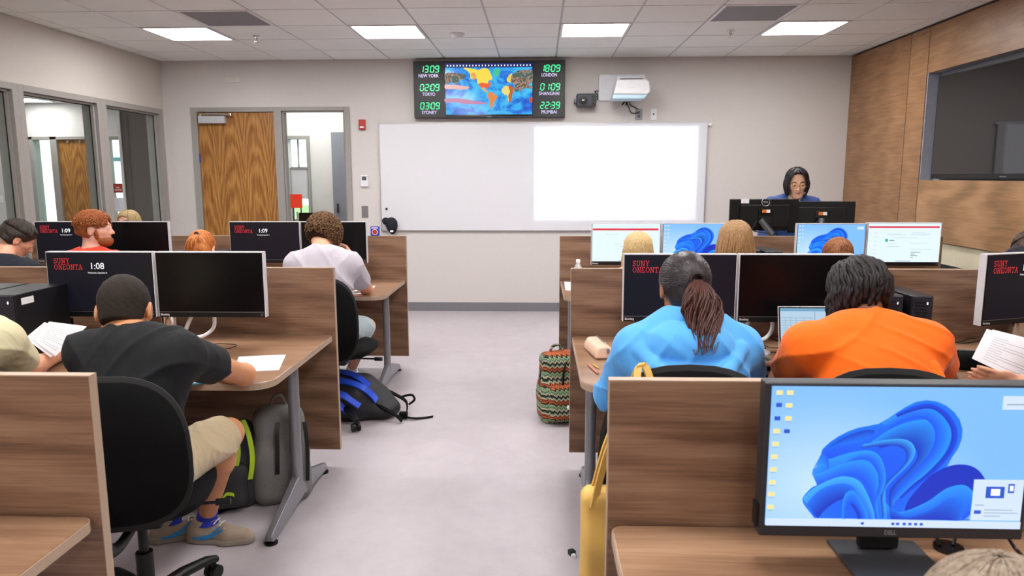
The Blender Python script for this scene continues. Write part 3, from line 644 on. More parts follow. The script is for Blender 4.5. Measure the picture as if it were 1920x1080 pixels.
# ================================================================== desks
R1, R2, R3 = 5.704, 3.659, 1.614
XA, XB = -1.055, .163            # aisle edges of the partitions
XLE, XRE = -4.10, 3.105          # outer ends
PT, PB, DZ = 1.075, .10, .726
def rounded(x0, x1, y0, y1, r, corners, n=8, rb=.032):
    """outline with rounded front corners: corners subset of 'LR' (front = y0)"""
    P = []
    if 'L' in corners: P += [(x0+r-r*math.cos(PI/2*i/n), y0+r-r*math.sin(PI/2*i/n)) for i in range(n+1)]
    else: P += [(x0, y0)]
    if 'R' in corners: P += [(x1-r+r*math.sin(PI/2*i/n), y0+r-r*math.cos(PI/2*i/n)) for i in range(n+1)]
    else: P += [(x1, y0)]
    if corners == 'R': P += [(x1-rb+rb*math.cos(PI/2*i/n), y1-rb+rb*math.sin(PI/2*i/n)) for i in range(n+1)]+[(x0, y1)]
    else: P = [(x0+rb-rb*math.sin(PI/2*i/n), y1-rb+rb*math.cos(PI/2*i/n)) for i in range(n+1)]+P+[(x1, y1)]
    return P
def desk_row(x0, x1, yr, depth, aisle, label, where):
    t = empty('desk', ((x0+x1)/2, yr, 0)); tag(t, label, 'desk', 'long walnut desk rows'); ox, oy = (x0+x1)/2, yr
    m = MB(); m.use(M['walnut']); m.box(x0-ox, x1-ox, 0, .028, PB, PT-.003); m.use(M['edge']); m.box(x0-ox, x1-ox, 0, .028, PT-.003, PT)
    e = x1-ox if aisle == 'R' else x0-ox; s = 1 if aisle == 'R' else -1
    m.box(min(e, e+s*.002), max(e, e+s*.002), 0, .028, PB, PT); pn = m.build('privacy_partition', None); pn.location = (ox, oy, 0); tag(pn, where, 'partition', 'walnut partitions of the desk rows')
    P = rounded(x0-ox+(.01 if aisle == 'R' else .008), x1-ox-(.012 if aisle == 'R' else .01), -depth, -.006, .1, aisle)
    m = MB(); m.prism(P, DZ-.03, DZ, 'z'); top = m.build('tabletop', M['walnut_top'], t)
    bv = top.modifiers.new('b', 'BEVEL'); bv.width = .003; bv.segments = 2; bv.limit_method = 'ANGLE'
    Q = P[:-1]
    # edge band runs round the front and the open end
    band = MB(); ring = Q
    for a, b in zip(ring, ring[1:]):
        L_ = math.hypot(b[0]-a[0], b[1]-a[1]); nx, ny = (b[1]-a[1])/L_*.002, -(b[0]-a[0])/L_*.002
        band.add([(a[0]+nx*q, a[1]+ny*q, z) for z in (DZ-.028, DZ-.002) for q in (0, 1)]+[(b[0]+nx*q, b[1]+ny*q, z) for z in (DZ-.028, DZ-.002) for q in (0, 1)], [(1, 5, 7, 3), (0, 2, 6, 4), (2, 3, 7, 6), (0, 4, 5, 1), (0, 1, 3, 2), (4, 6, 7, 5)])
    band.build('edge_band', M['edge'], t)
    # T legs with sloping feet
    for lx in ((x1-.075 if aisle == 'R' else x0+.075), (x0+x1)/2, (x0+.12 if aisle == 'R' else x1-.12)):
        lx -= ox; ly = -.46 if depth > .8 else -.40
        m = MB(); r = .03
        m.tube([(lx, ly, .07), (lx, ly, DZ-.045)], r, 16, flat=.85); m.box(lx-.03, lx+.03, ly-.2, ly+.2, DZ-.045, DZ-.03)
        leg = m.build('leg', M['greym'], t, smooth=True)
        for sg, ln in ((-1, .37), (1, .40)):
            m = MB(); a, b = (ly-ln if sg < 0 else ly), (ly if sg < 0 else ly+ln)
            y0_, y1_ = ly, ly+sg*ln; w0, w1 = .03, .022
            vs = []
            for (yy, w, z0, z1) in ((y0_, w0, .06, .165), (y0_+sg*.03, w0, .055, .155), (y1_, w1, .018, .05), (y1_+sg*.01, w1*.8, .018, .04)):
                vs += [(lx-w, yy, z0), (lx+w, yy, z0), (lx+w*.55, yy, z1), (lx-w*.55, yy, z1)]
            fs = [(i*4+k_, i*4+(k_+1) % 4, i*4+4+(k_+1) % 4, i*4+4+k_) for i in range(3) for k_ in range(4)]+[(3, 2, 1, 0), (12, 13, 14, 15)]
            m.add(vs, fs); ft = m.build('foot', M['greym'], t, bevel=.003)
            m = MB(); m.lathe([(.028, 0), (.028, .008), (.012, .012), (.012, .022)], (lx, y1_-sg*.012, 0), 16); m.build('glide', M['black'], ft, smooth=True)
    return t
desk_row(XLE, XA, R1, .835, 'R', 'walnut desk row left of aisle nearest the front wall', 'left row walnut partition nearest the door and front wall')
desk_row(XLE, XA, R2, .915, 'R', 'walnut desk row left of aisle where the black shirt student sits', 'walnut partition behind the 1:08 monitor pair, left of aisle')
desk_row(XLE, XA, R3, .915, 'R', 'walnut desk corner at the bottom left of the picture', 'walnut partition at bottom left in front of the black office chair')
desk_row(XB, XRE, R1, .85, 'L', 'walnut desk row right of aisle nearest the teacher', 'walnut partition right of aisle in front of the teacher desk')
desk_row(XB, XRE, R2, .915, 'L', 'walnut desk row right of aisle where the orange shirt student sits', 'walnut partition behind the blue hoodie student monitors')
desk_row(XB, XRE, R3, .915, 'L', 'nearest walnut desk at the bottom right under the large monitor', 'nearest walnut partition behind the large monitor')

# ================================================================== monitors
def screen_lock(p, w, h, time, part=True):
    m = MB(); m.box(-w/2, w/2, -.0015, 0, -h/2, h/2); s = m.build('screen', M['scr_dark'], p); s.location = (0, -.0235, .012)
    if part:
        slab_text(['SUNY', 'ONEONTA'], .024*h/.28, M['scr_red'], s, (-w/2+.035, 0, h/2-.022), .002)
        text_mesh(time, .042*h/.28, M['scr_white'], s, (-.01, -.0022, h/2-.078), 'clock_time', bold=.0003)
        text_mesh('Wednesday, September 6', .011, M['scr_white'], s, (-.01, -.0022, h/2-.10), 'date_line', width=.095)
    return s
def screen_off(p, w, h):
    m = MB(); m.box(-w/2, w/2, -.0015, 0, -h/2, h/2); s = m.build('screen', M['scr_off'], p); s.location = (0, -.0235, .012); return s
def screen_page(p, w, h, var=0):
    m = MB(); m.box(-w/2, w/2, -.0015, 0, -h/2, h/2); s = m.build('screen', M['scr_page'], p); s.location = (0, -.0235, .012)
    m = MB(); m.box(-w/2+.004, w/2-.012, -.0021, -.0016, h/2-(.048, .034)[var], h/2-(.033, .021)[var]); m.build('header_bar', M['scr_bar'], s)
    m = MB(); r = random.Random(var+3)
    def ln(x, z, L, t_=.0016): m.box(x, x+L, -.0021, -.0016, z, z+t_)
    if var == 0:
        for x, z, L in ((-.15, .105, .03), (-.04, .105, .04), (.0, .105, .03), (-.15, .06, .1), (.0, .045, .04), (-.03, .012, .035), (-.08, -.012, .045), (-.05, -.03, .04), (-.2, .118, .4)): ln(x, z, L)
    else:
        for i in range(7): ln(-.22, .07-i*.03, .03)
        for x, z, L in ((-.12, .065, .1), (-.12, .055, .13), (-.08, .035, .14), (-.12, -.01, .07), (-.12, -.03, .09), (.05, .075, .1), (.05, .065, .14), (.05, .055, .13), (.05, .035, .05), (.05, -.005, .12), (.05, -.05, .16)): ln(x, z, L)
    m.build('text_lines', M['scr_line'], s, )
    m = MB()
    if var:
        for i in range(4): m.box(.055, .055+(.07, .03, .05, .02)[i], -.0021, -.0016, -.072-i*.013, -.069-i*.013)
        m.box(-.105, -.07, -.0021, -.0016, .014, .019)
    m.box(-.05, .06, -.0021, -.0016, -h/2+.004, -h/2+.007); m.build('text_lines', M['scr_dk'], s)
    if var:
        m = MB(); m.box(-.135, -.115, -.0022, -.0016, .006, .028); m.build('page_icon', M['scr_teal'], s)
    return s
def vstrip(me_pts, cols, name, parent, lay, nrow):
    """grid of points (rows of equal length) with colours per row, flat in XZ"""
    n = len(me_pts[0]); vs = [(x, -lay, z) for row in me_pts for x, z in row]; fs = [(i*n+k, i*n+k+1, (i+1)*n+k+1, (i+1)*n+k) for i in range(len(me_pts)-1) for k in range(n-1)]
    me = bpy.data.meshes.new(name); me.from_pydata(vs, [], fs); ca = me.color_attributes.new('col', 'FLOAT_COLOR', 'POINT')
    buf = []
    for i in range(len(me_pts)):
        for k in range(n):
            c = cols[i][k] if isinstance(cols[i], list) else cols[i]; buf += [*c, 1]
    ca.data.foreach_set('color', buf); me.materials.append(M['vcol']); me.update()
    o = bpy.data.objects.new(name, me); COL.objects.link(o); o.parent = parent; return o
def swirl(scr, w, h, detail=True):
    """generic blue folded-cloth picture; coordinates in a 1348 x 783 picture"""
    U = lambda x, y: ((x-786)/1348*w, (453.5-y)/783*h)
    def fold(A, B, cA, cB, lay, n=10):
        a = cr([(x, y, 0) for x, y in A], 8); b = cr([(x, y, 0) for x, y in B], 8); q = 28
        def rs(p):
            L = [0]
            for u, v_ in zip(p, p[1:]): L.append(L[-1]+(v_-u).length)
            out = []; j = 0
            for i in range(q):
                s_ = L[-1]*i/(q-1)
                while j < len(L)-2 and L[j+1] < s_: j += 1
                f = (s_-L[j])/max(1e-9, L[j+1]-L[j]); out.append(p[j].lerp(p[j+1], min(1, max(0, f))))
            return out
        a, b = rs(a), rs(b); rows = []; cols = []
        for i in range(n):
            t_ = i/(n-1); rows.append([U(*(a[k_].lerp(b[k_], t_))[:2]) for k_ in range(q)])
            e = t_**.7; cols.append(tuple(cA[c]*(1-e)+cB[c]*e for c in range(3)))
        return vstrip(rows, cols, 'picture_fold', scr, .002+lay*.0001, n)
    # background gradient
    rows = []; cols = []
    for i in range(9):
        rows.append([(-w/2+w*k_/12, h/2-h*i/8) for k_ in range(13)])
        cols.append([tuple(lin('#7fbcff')[c]*(1-q_)+lin('#c3e2ff')[c]*q_ for c in range(3)) for q_ in [max(0, 1-math.hypot((k_/12-.22)*1.1, (i/8-.72))*1.5) for k_ in range(13)]])
    vstrip(rows, cols, 'picture_sky', scr, .0018, 9)
    D, Bl, Mi, Li, Cy = (lin(c) for c in ('#0230c0', '#0450f0', '#0a74f8', '#2096ff', '#3cb0ff'))
    folds = [
     ([(375, 802), (318, 730), (303, 690), (345, 630), (385, 600), (343, 540), (392, 480), (392, 410), (480, 335), (600, 285)], [(760, 802), (740, 760), (720, 700), (710, 650), (700, 600), (690, 550), (690, 500), (700, 450), (720, 400), (740, 350)], Mi, Bl, -1),
     ([(700, 802), (760, 640), (860, 520), (1050, 500)], [(1195, 802), (1190, 760), (1200, 640), (1240, 580)], D, D, -2),
     ([(395, 410), (450, 350), (560, 290), (680, 262), (760, 205), (850, 145), (930, 131), (1010, 155), (1080, 215), (1113, 290), (1108, 375), (1070, 450), (1050, 500), (980, 600), (900, 700), (820, 802)],
      [(400, 440), (450, 470), (530, 560), (600, 620), (640, 640), (680, 700), (700, 760), (730, 802)], Mi, Bl, 0),
     ([(850, 802), (860, 700), (960, 560), (1060, 495), (1150, 486), (1215, 515), (1258, 570)], [(900, 802), (960, 780), (1050, 740), (1120, 700), (1180, 660), (1230, 630), (1260, 600)], D, D, 1),
     ([(740, 700), (820, 760), (960, 700), (1060, 620), (1150, 600), (1200, 640)], [(700, 802), (820, 802), (950, 802), (1060, 802), (1150, 802), (1195, 770)], Li, Bl, 2),
     ([(760, 720), (860, 780), (980, 740), (1080, 670), (1150, 690), (1165, 740), (1150, 802)], [(780, 802), (880, 802), (960, 802), (1020, 802), (1060, 802), (1080, 802), (1100, 802)], Mi, D, 3),
     ([(345, 540), (390, 490), (430, 465), (540, 425), (640, 412), (700, 450), (730, 540), (740, 650), (760, 802)], [(380, 600), (410, 610), (470, 630), (540, 640), (600, 660), (640, 700), (670, 740), (690, 770), (700, 802)], Li, Bl, 4),
     ([(650, 360), (760, 280), (880, 240), (960, 250), (1010, 330), (980, 430), (900, 540), (800, 660), (790, 720)], [(690, 400), (760, 380), (830, 370), (880, 400), (890, 450), (850, 520), (790, 590), (760, 650), (770, 740)], Li, D, 5),
     ([(690, 262), (800, 190), (920, 165), (1010, 215), (1055, 310), (1030, 420), (950, 530), (850, 640), (790, 700)], [(740, 290), (820, 245), (900, 230), (955, 270), (975, 340), (950, 430), (880, 520), (800, 620), (775, 690)], Li, Bl, 6),
     ([(760, 210), (860, 160), (950, 150), (1040, 210), (1090, 310), (1070, 420), (990, 530), (900, 610), (830, 680)], [(770, 225), (870, 185), (950, 180), (1020, 235), (1060, 320), (1040, 415), (965, 520), (880, 600), (810, 680)], Bl, D, 7),
     ([(600, 380), (700, 355), (800, 345), (860, 370), (878, 430), (840, 500), (770, 580), (735, 650), (750, 760)], [(600, 400), (700, 385), (780, 385), (825, 410), (835, 460), (800, 520), (740, 590), (715, 650), (735, 802)], Cy, D, 8),
     ([(500, 480), (580, 430), (660, 425), (710, 470), (735, 560), (725, 640), (700, 700), (720, 802)], [(510, 500), (580, 465), (640, 470), (680, 520), (700, 590), (695, 650), (680, 720), (700, 802)], Li, Bl, 9),
     ([(345, 545), (395, 540), (450, 510), (560, 470), (640, 480), (690, 540), (700, 610)], [(380, 620), (430, 600), (500, 570), (570, 560), (620, 590), (650, 640), (670, 700)], Li, Bl, 10),
     ([(305, 690), (345, 640), (420, 590), (510, 558), (590, 580), (635, 640), (680, 740), (695, 802)], [(375, 802), (380, 770), (420, 720), (500, 690), (570, 700), (620, 740), (650, 780), (660, 802)], Cy, Bl, 11),
     ([(325, 720), (380, 650), (450, 610), (520, 600), (570, 620), (600, 670), (640, 750), (650, 802)], [(390, 802), (420, 760), (460, 720), (510, 690), (540, 700), (570, 730), (600, 780), (600, 802)], Mi, D, 12),
     ([(395, 415), (420, 440), (430, 520), (395, 500)], [(345, 530), (370, 500), (400, 500), (395, 530)], Bl, Li, 13),
     ([(520, 802), (515, 720), (530, 655), (570, 640), (610, 690), (650, 760), (660, 802)], [(540, 802), (540, 750), (550, 720), (575, 715), (600, 745), (620, 780), (620, 802)], Li, Bl, 14),
     ([(420, 400), (500, 340), (600, 300), (660, 300)], [(440, 390), (510, 380), (600, 360), (640, 340)], D, Mi, 15)]
    for f_ in folds: fold(*f_)
    # desktop icons and taskbar
    if detail:
        pts = [(150, 95), (205, 95), (203, 165), (203, 237), (145, 308), (143, 380), (141, 452), (139, 524), (137, 597), (136, 665), (134, 738)]
        def flat_box(x0_, x1_, y0_, y1_, l0, l1, nm, mt):
            a, b = U(x0_, y1_); c, d = U(x1_, y0_); m = MB(); m.box(max(a, -w/2), min(c, w/2), -l1, -l0, max(b, -h/2), d); return m.build(nm, mt, scr)
        for x, y in pts: flat_box(x-17, x+17, y-12, y+12, .0038, .0042, 'folder_icon', M['scr_yel'])
        for x, y in ((150, 163), (145, 237), (199, 308)): flat_box(x-15, x+15, y-11, y+11, .0038, .0043, 'app_icon', M['scr_blue'])
        for x in (628, 790, 815, 850, 880, 910, 940): flat_box(x-8, x+8, 818, 832, .0042, .0046, 'taskbar_icon', M['scr_blue'])
        for q_ in ((1262, 1358, 605, 670), (1376, 1408, 588, 640), (1210, 1246, 740, 760)): flat_box(*q_, .0042, .0046, 'popup_icon', M['scr_blue'])
        for q_ in ((112, 1462, 804, 845), (1304, 1460, 103, 177), (1196, 1456, 566, 797)): flat_box(*q_, .0038, .0042, 'popup_panel', M['scr_panel'])
        m = MB()
        for q_ in ((1288, 1335, 618, 655), (1384, 1402, 598, 628)):
            a, b = U(q_[0], q_[3]); c, d = U(q_[1], q_[2]); m.box(a, c, -.005, -.0046, b, d)
        m.build('popup_icons', M['scr_white'], scr)
        m = MB()
        for q_ in ((1324, 1440, 146, 152), (1212, 1260, 708, 713), (1262, 1410, 735, 739), (1262, 1440, 752, 756), (1262, 1350, 770, 774)):
            a, b = U(q_[0], q_[3]); c, d = U(q_[1], q_[2]); m.box(a, c, -.0046, -.0042, b, d)
        for x, y in pts:
            a, b = U(x-15, y+20); c, d = U(x+15, y+17); m.box(a, c, -.0042, -.0038, b, d)
        m.build('text_lines', M['scr_line'], scr)
    else:
        m = MB()
        for i in range(8):
            for j in range(2 if i < 4 else 1):
                a, b = U(135+j*60, 110+i*80); c, d = U(165+j*60, 85+i*80); m.box(a, c, -.0042, -.0038, b, d)
        a, b = U(1300, 170); c, d = U(1430, 110); m.box(a, c, -.0042, -.0038, b, d); m.build('desktop_icons', M['scr_panel'], scr)
def screen_blue(p, w, h, detail=False):
    m = MB(); m.box(-w/2, w/2, -.0015, 0, -h/2, h/2); s = m.build('screen', emis('screen_sky', '#8cc4ff', .6), p); s.location = (0, -.0235, .012)
    swirl(s, w, h, detail); return s
M['silver'] = plain('silver_bezel', '#d9d6da', .35)
def monitor(x0, x1, y, zt, zb, kind, label, rz=0, time='1:09'):
    w = x1-x0-.004; h = zt-zb; t = empty('monitor', ((x0+x1)/2, y, (zt+zb)/2), rz); tag(t, label, 'monitor', 'white edged dual monitors')
    m = MB(); m.use(M['silver']); m.box(-w/2, w/2, -.02, .018, -h/2, h/2); m.use(M['black']); m.box(-w/2+.004, w/2-.004, -.0232, -.019, -h/2, h/2-.004); m.use(M['silver']); m.box(-w*.3, w*.3, .017, .035, -h*.3, h*.25)
    m.build('housing', None, t, bevel=.0015)
    sw, sh = w-.014, h-.034
    s = {'lock': lambda: screen_lock(t, sw, sh, time), 'off': lambda: screen_off(t, sw, sh), 'page': lambda: screen_page(t, sw, sh, 0), 'page2': lambda: screen_page(t, sw, sh, 1), 'blue': lambda: screen_blue(t, sw, sh)}[kind]()
    m = MB(); m.box(-sw/2, sw/2, -.0241, -.0232, -h/2+.0245, -h/2+.0262); m.build('bezel_line', M['greym'], t)
    text_mesh('Bloomberg', .014, M['silver'], t, (-w/2+.032, -.0237, -h/2+.008), 'maker_mark', width=.042, bold=.0004)
    m = MB(); m.box(w/2-.024, w/2-.012, -.0238, -.0232, -h/2+.007, -h/2+.019); m.build('power_button', M['greyd'], t)
    return t
Y1, Y2 = R1-.25, R2-.25
MON = [
 (-3.865, -3.352, Y1, 1.204, .889, 'lock', 'lock screen monitor behind the red haired student, farthest left'),
 (-3.348, -2.820, Y1, 1.204, .889, 'off', 'dark blank monitor right of the red haired student'),
 (-2.352, -1.809, Y1, 1.204, .889, 'lock', 'lock screen monitor left of the curly haired student'),
 (-1.805, -1.300, Y1, 1.204, .889, 'off', 'dark blank monitor behind the curly haired student'),
 (-2.373, -1.845, Y2, 1.184, .868, 'lock', 'large lock screen monitor reading 1:08 behind the black shirt student'),
 (-1.838, -1.310, Y2, 1.184, .868, 'off', 'dark blank monitor right of the 1:08 lock screen'),
 (.386, .905, Y1, 1.192, .879, 'page', 'bright monitor with red banner page above the blond head'),
 (.911, 1.43, Y1, 1.192, .879, 'blue', 'blue picture monitor behind the long haired student'),
 (1.895, 2.40, Y1, 1.190, .877, 'blue', 'blue picture monitor behind the tied reddish hair'),
 (2.405, 2.945, Y1, 1.197, .879, 'page2', 'bright monitor with red banner page at the row end'),
 (.392, .921, Y2, 1.178, .858, 'lock', 'lock screen monitor behind the blue hoodie student'),
 (.926, 1.455, Y2, 1.178, .858, 'off', 'dark blank monitor left of the orange shirt student'),
]
for i, a in enumerate(MON): monitor(*a, time='1:08' if i == 4 else '1:09')
monitor(2.03, 2.56, 3.50, 1.178, .842, 'lock', 'tilted lock screen monitor cut off at the right edge', rz=.33)
# chrome stands between the two screens of a pair
def stand(x, y, zt, label, loop=True, bar=True):
    t = empty('monitor_stand', (x, y, DZ)); tag(t, label, 'monitor stand', 'chrome monitor stands'); h = zt-DZ
    m = MB(); m.lathe([(.001, 0), (.12, 0), (.12, .008), (.11, .012), (.04, .014)], (0, 0, 0), 32); m.build('base', M['silver'], t, smooth=True)
    m = MB(); m.cyl((0, .0, .012), (0, 0, h), .042, n=28); m.build('post', M['chrome'], t, smooth=True)
    if bar: m = MB(); m.box(-.3, .3, .02, .04, h-.06, h-.03); m.build('crossbar', M['silver'], t, bevel=.004)
    if loop:
        for P in ([(.04, -.02, .03), (.10, -.02, .028), (.17, -.02, .035), (.215, 0, .07), (.22, .01, .12), (.2, .02, .16)], [(.075, -.02, .03), (.085, -.01, .07), (.105, 0, .12), (.12, .02, .16)]):
            m = MB(); m.tube(cr(P, 8), .0095, 10); m.build('cable_sleeve', M['white'], t, smooth=True)
        m = MB(); m.box(.115, .135, -.035, -.005, .015, .045); m.tube(cr([(.02, -.05, .02), (.08, -.04, .03), (.16, -.05, .02), (.17, -.07, .003), (.12, -.09, .003), (.04, -.08, .003)], 6), .0022, 6)
        m.tube(cr([(.12, -.04, .035), (.2, -.05, .004), (.27, -.04, .003), (.35, -.06, .003), (.36, -.11, .003), (.33, -.15, .003), (.2, -.14, .003), (.1, -.14, .003)], 6), .0018, 6)
        m.build('cable', M['cable'], t, smooth=True)
    return t
stand(-1.825, Y2+.055, 1.0, 'chrome post stand under the 1:08 monitor pair')
stand(-3.35, Y1+.055, 1.0, 'chrome stand hidden under the far left monitor pair', False)
stand(-1.807, Y1+.055, 1.0, 'chrome stand behind the curly haired student', False)
stand(.908, Y1+.055, 1.0, 'chrome stand under the monitors right of the aisle', False)
stand(2.40, Y1+.055, 1.0, 'chrome stand under the row end monitors near the teacher', False)
s = stand(.90, Y2+.055, 1.0, 'chrome stand between the blue hoodie and orange shirt students')
stand(2.33, 3.56, 1.0, 'chrome stand under the tilted monitor at the right edge', bar=False)
# the large nearest monitor
t = empty('monitor', (.7325, 1.46, .955)); tag(t, 'large black monitor with blue folded cloth picture, nearest the camera', 'monitor')
m = MB(); m.box(-.27, .27, -.012, .03, -.168, .164); m.build('housing', plain('dark_grey_plastic', '#26262b', .45), t, bevel=.004)
m = MB(); m.box(-.259, .259, -.0135, -.012, -.141, .158); s = m.build('screen', emis('screen_sky', '#8cc4ff', .6), t); s.location = (0, 0, 0)
holder = bpy.data.objects.new('screen_picture', None); bpy.data.objects.remove(holder)
n0 = len(bpy.data.objects); before = set(bpy.data.objects); swirl(s, .518, .299, True)
for o in set(bpy.data.objects)-before: o.location = (0, -.0135, .0085)
text_mesh('DELL', .014, M['greym'], t, (0, -.0126, -.160), 'maker_mark', width=.024, bold=.0004)
m = MB(); m.box(-.276, -.268, -.006, .02, -.15, -.1); m.build('side_cable', M['black'], t)
m = MB(); m.box(-.042, .042, .028, .05, -.215, .05); nk = m.build('neck', M['black'], t, bevel=.006)
m = MB(); m.box(-.09, .10, -.10, .085, -.2285, -.221); m.build('base', M['greyd'], t, bevel=.004)
# instructor's desk and monitors
t = empty('teacher_desk', (2.25, 6.15, 0)); tag(t, 'teacher desk behind the front right desk row', 'desk')
m = MB(); m.box(-.62, .72, -.3, .3, .74, .77); m.build('tabletop', M['walnut_top'], t, bevel=.003)
m = MB(); m.box(-.62, .72, -.3, -.275, .05, .74); m.build('front_panel', M['walnut'], t)
for sx in (-.61, .69):
    m = MB(); m.box(sx, sx+.02, -.27, .28, 0, .74); m.build('side_panel', M['walnut'], t)
def backmon(cx, cz, y, w, h, rz, ry, label, logo):
    t = empty('monitor', (cx, y, cz), rz); t.rotation_euler = (0, ry, rz); tag(t, label, 'monitor', 'teacher monitors seen from behind')
    m = MB(); m.box(-w/2, w/2, -.006, .02, -h/2, h/2); m.box(-w*.36, w*.36, -.03, -.005, -h*.38, h*.32); m.build('housing', M['black'], t, bevel=.005)
    m = MB(); m.box(-w/2+.01, w/2-.01, .02, .0215, -h/2+.015, h/2-.01); m.build('screen', M['scr_page'], t)
    m = MB(); m.box(-.055, .055, -.042, -.03, -.07, .05); m.build('arm_plate', M['blackg'], t, bevel=.004)
    m = MB(); m.box(-.03, .005, -.045, -.042, .02, .045); m.build('orange_label', plain('orange_label', '#d8741c', .5), t)
    m = MB(); m.box(.005, .035, -.045, -.042, .02, .045); m.build('white_label', M['white'], t)
    if logo:
        m = MB()
        P = [(.032*math.cos(2*PI*i/24), -.0315, .105+.032*math.sin(2*PI*i/24)) for i in range(25)]; m.tube(P, .003, 6); m.build('round_logo', M['alu'], t, smooth=True)
        text_mesh('DELL', .018, M['alu'], t, (0, -.0315, .099), 'maker_mark', width=.042, bold=.0006)
        m = MB(); m.box(-.2, -.135, -.0315, -.03, .095, .13); m.build('asset_label', M['white'], t)
    return t
YT = 5.98
a = at(1432, 403, 'y', YT); b = at(1538, 408, 'y', YT+.02)
backmon(a.x, a.z, YT, .56, .255, .06, .0, 'left black monitor back with round logo on teacher desk', True)
backmon(b.x+.02, b.z, YT+.06, .52, .26, -.12, .0, 'right black monitor back on teacher desk', False)
def arm(p0, p1, p2, label):
    t = empty('swing_mount', (p2[0], p2[1], .77)); tag(t, label, 'mount', 'teacher monitor arms'); q = Vector((p2[0], p2[1], .77))
    m = MB(); m.cyl((0, 0, 0), (0, 0, .12), .022); m.box(-.04, .04, -.04, .04, 0, .012); m.build('post', M['greyd'], t, smooth=True)
    m = MB(); m.tube([Vector(p0)-q, Vector(p1)-q], [.024, .028], 14); m.tube([Vector(p1)-q, Vector((0, 0, .11))], [.028, .02], 14); m.build('arm_link', M['greyd'], t, smooth=True)
    m = MB(); m.tube(cr([Vector(p0)-q+Vector((-.03, 0, -.01)), Vector(p0)-q+Vector((-.06, -.0, -.08)), Vector(p0)-q+Vector((-.0, -.02, -.1)), Vector(p1)-q]), .004, 6); m.build('cable', M['cable'], t)
a = at(1426, 412, 'y', YT-.06); b = at(1448, 440, 'y', YT-.09); arm(a, b, (b.x+.06, YT-.08), 'chrome and black arm behind the left teacher monitor')
a = at(1541, 410, 'y', YT-.02); b = at(1538, 432, 'y', YT-.04); arm(a, b, (b.x-.01, YT-.04), 'grey arm behind the right teacher monitor')
# computer towers
def tower(x, y, z, w, d, h, rz, label, tagl=False):
    t = empty('computer_tower', (x, y, z), rz); tag(t, label, 'computer', 'black computer towers'); m = MB(); m.box(-w/2, w/2, 0, d, 0, h); m.build('case', M['blackg'] if False else plain('tower_black', '#17171b', .38), t, bevel=.004)
    m = MB(); m.box(-w/2+.004, w/2-.004, -.006, 0, .004, h-.004); fp = m.build('front_panel', plain('tower_front', '#23232c', .4), t, bevel=.002)
    m = MB()
    for i in range(5):
        for j in range(int((h-.06)/.016)):
            cx = -w/2+.016+i*.011+(.0055 if j % 2 else 0); cz = h-.03-j*.016
            m.prism([(cx+.0042*math.cos(PI/3*q+PI/6), cz+.0055*math.sin(PI/3*q+PI/6)) for q in range(6)], -.0075, -.006, 'y')
    m.build('vent_grille', M['black'], fp); fp.children
    m = MB(); m.box(w/2-.032, w/2-.026, -.0075, -.006, h-.04, h-.028); m.build('power_light', M['scr_white'], fp)
    m = MB(); m.box(w/2-.034, w/2-.012, -.0075, -.006, h*.28, h*.34); m.build('usb_ports', M['scr_blue'] if tagl else M['greyd'], fp)
    m = MB(); m.box(w/2-.001, w/2+.0008, d*.1, d*.32, h-.05, h-.02)
    if tagl: m.build('white_sticker', M['white'], t)
    return t
tower(-2.362, 3.03, DZ, .175, .36, .305, 0, 'black computer tower with white sticker left of the 1:08 monitor', True)
tower(-2.56, 3.03, DZ, .175, .36, .305, 0, 'black computer tower half hidden at the far left edge', True)
tower(1.615, 3.33, DZ, .092, .28, .270, .0, 'black tower with hexagon vents touching the orange shirt student', False)
tower(1.735, 3.31, DZ, .098, .29, .272, .0, 'black tower with hexagon vents, right one of the pair', False)
tower(1.53, 5.28, DZ, .13, .36, .285, 0, 'small black tower beside the long haired student, left one')
tower(1.69, 5.28, DZ, .13, .36, .275, 0, 'small black tower beside the long haired student, right one')
tower(-2.64, 5.28, DZ, .13, .36, .27, 0, 'black tower behind the ginger ponytail, left one')
tower(-2.47, 5.28, DZ, .13, .36, .25, 0, 'black tower behind the ginger ponytail, right one')

# ================================================================== small desk things
def sheet(P, label, name='paper_sheet', lines=0, group=None, thick=.0008, par=None):
    """thin sheet through 4 world corners (a bit of curl)"""
    a, b, c, d = [Vector(p) for p in P]; n = 8; vs = []; o0 = (a+b+c+d)/4
    for i in range(n+1):
        for j in range(n+1):
            u, v = i/n, j/n; p = (a*(1-u)+b*u)*(1-v)+(d*(1-u)+c*u)*v; vs.append(p-o0)
    nrm = (b-a).cross(d-a).normalized()
    if nrm.z < 0: nrm = -nrm
    m = MB(); N = (n+1)**2; fs = []
    q = [(i*(n+1)+j, (i+1)*(n+1)+j, (i+1)*(n+1)+j+1, i*(n+1)+j+1) for i in range(n) for j in range(n)]
    m.add(vs+[v_+nrm*thick for v_ in vs], [f[::-1] for f in q]+[tuple(k_+N for k_ in f) for f in q]+[(0, n, N+n, N), (n, N-1, 2*N-1, N+n), (N-1, N-1-n, 2*N-1-n, 2*N-1), (N-1-n, 0, N, 2*N-1-n)])
    o = m.build(name, M['paper']); o.location = o0; tag(o, label, 'paper', group)
    if lines:
        m = MB(); r = random.Random(lines)
        for i in range(lines):
            v = .12+.76*i/lines; u0 = .12; u1 = r.choice([.5, .7, .88, .88, .3])
            w_ = .004
            pts = [(a*(1-u)+b*u)*(1-vv)+(d*(1-u)+c*u)*vv-o0+nrm*(thick+.0006) for u, vv in ((u0, v), (u1, v), (u1, v+.009), (u0, v+.009))]; m.add(pts, [(0, 1, 2, 3)])
        m.build('printed_lines', M['ink'], o)
    return o
def zpt(px, py, z=DZ+.001): return at(px, py, 'z', z)
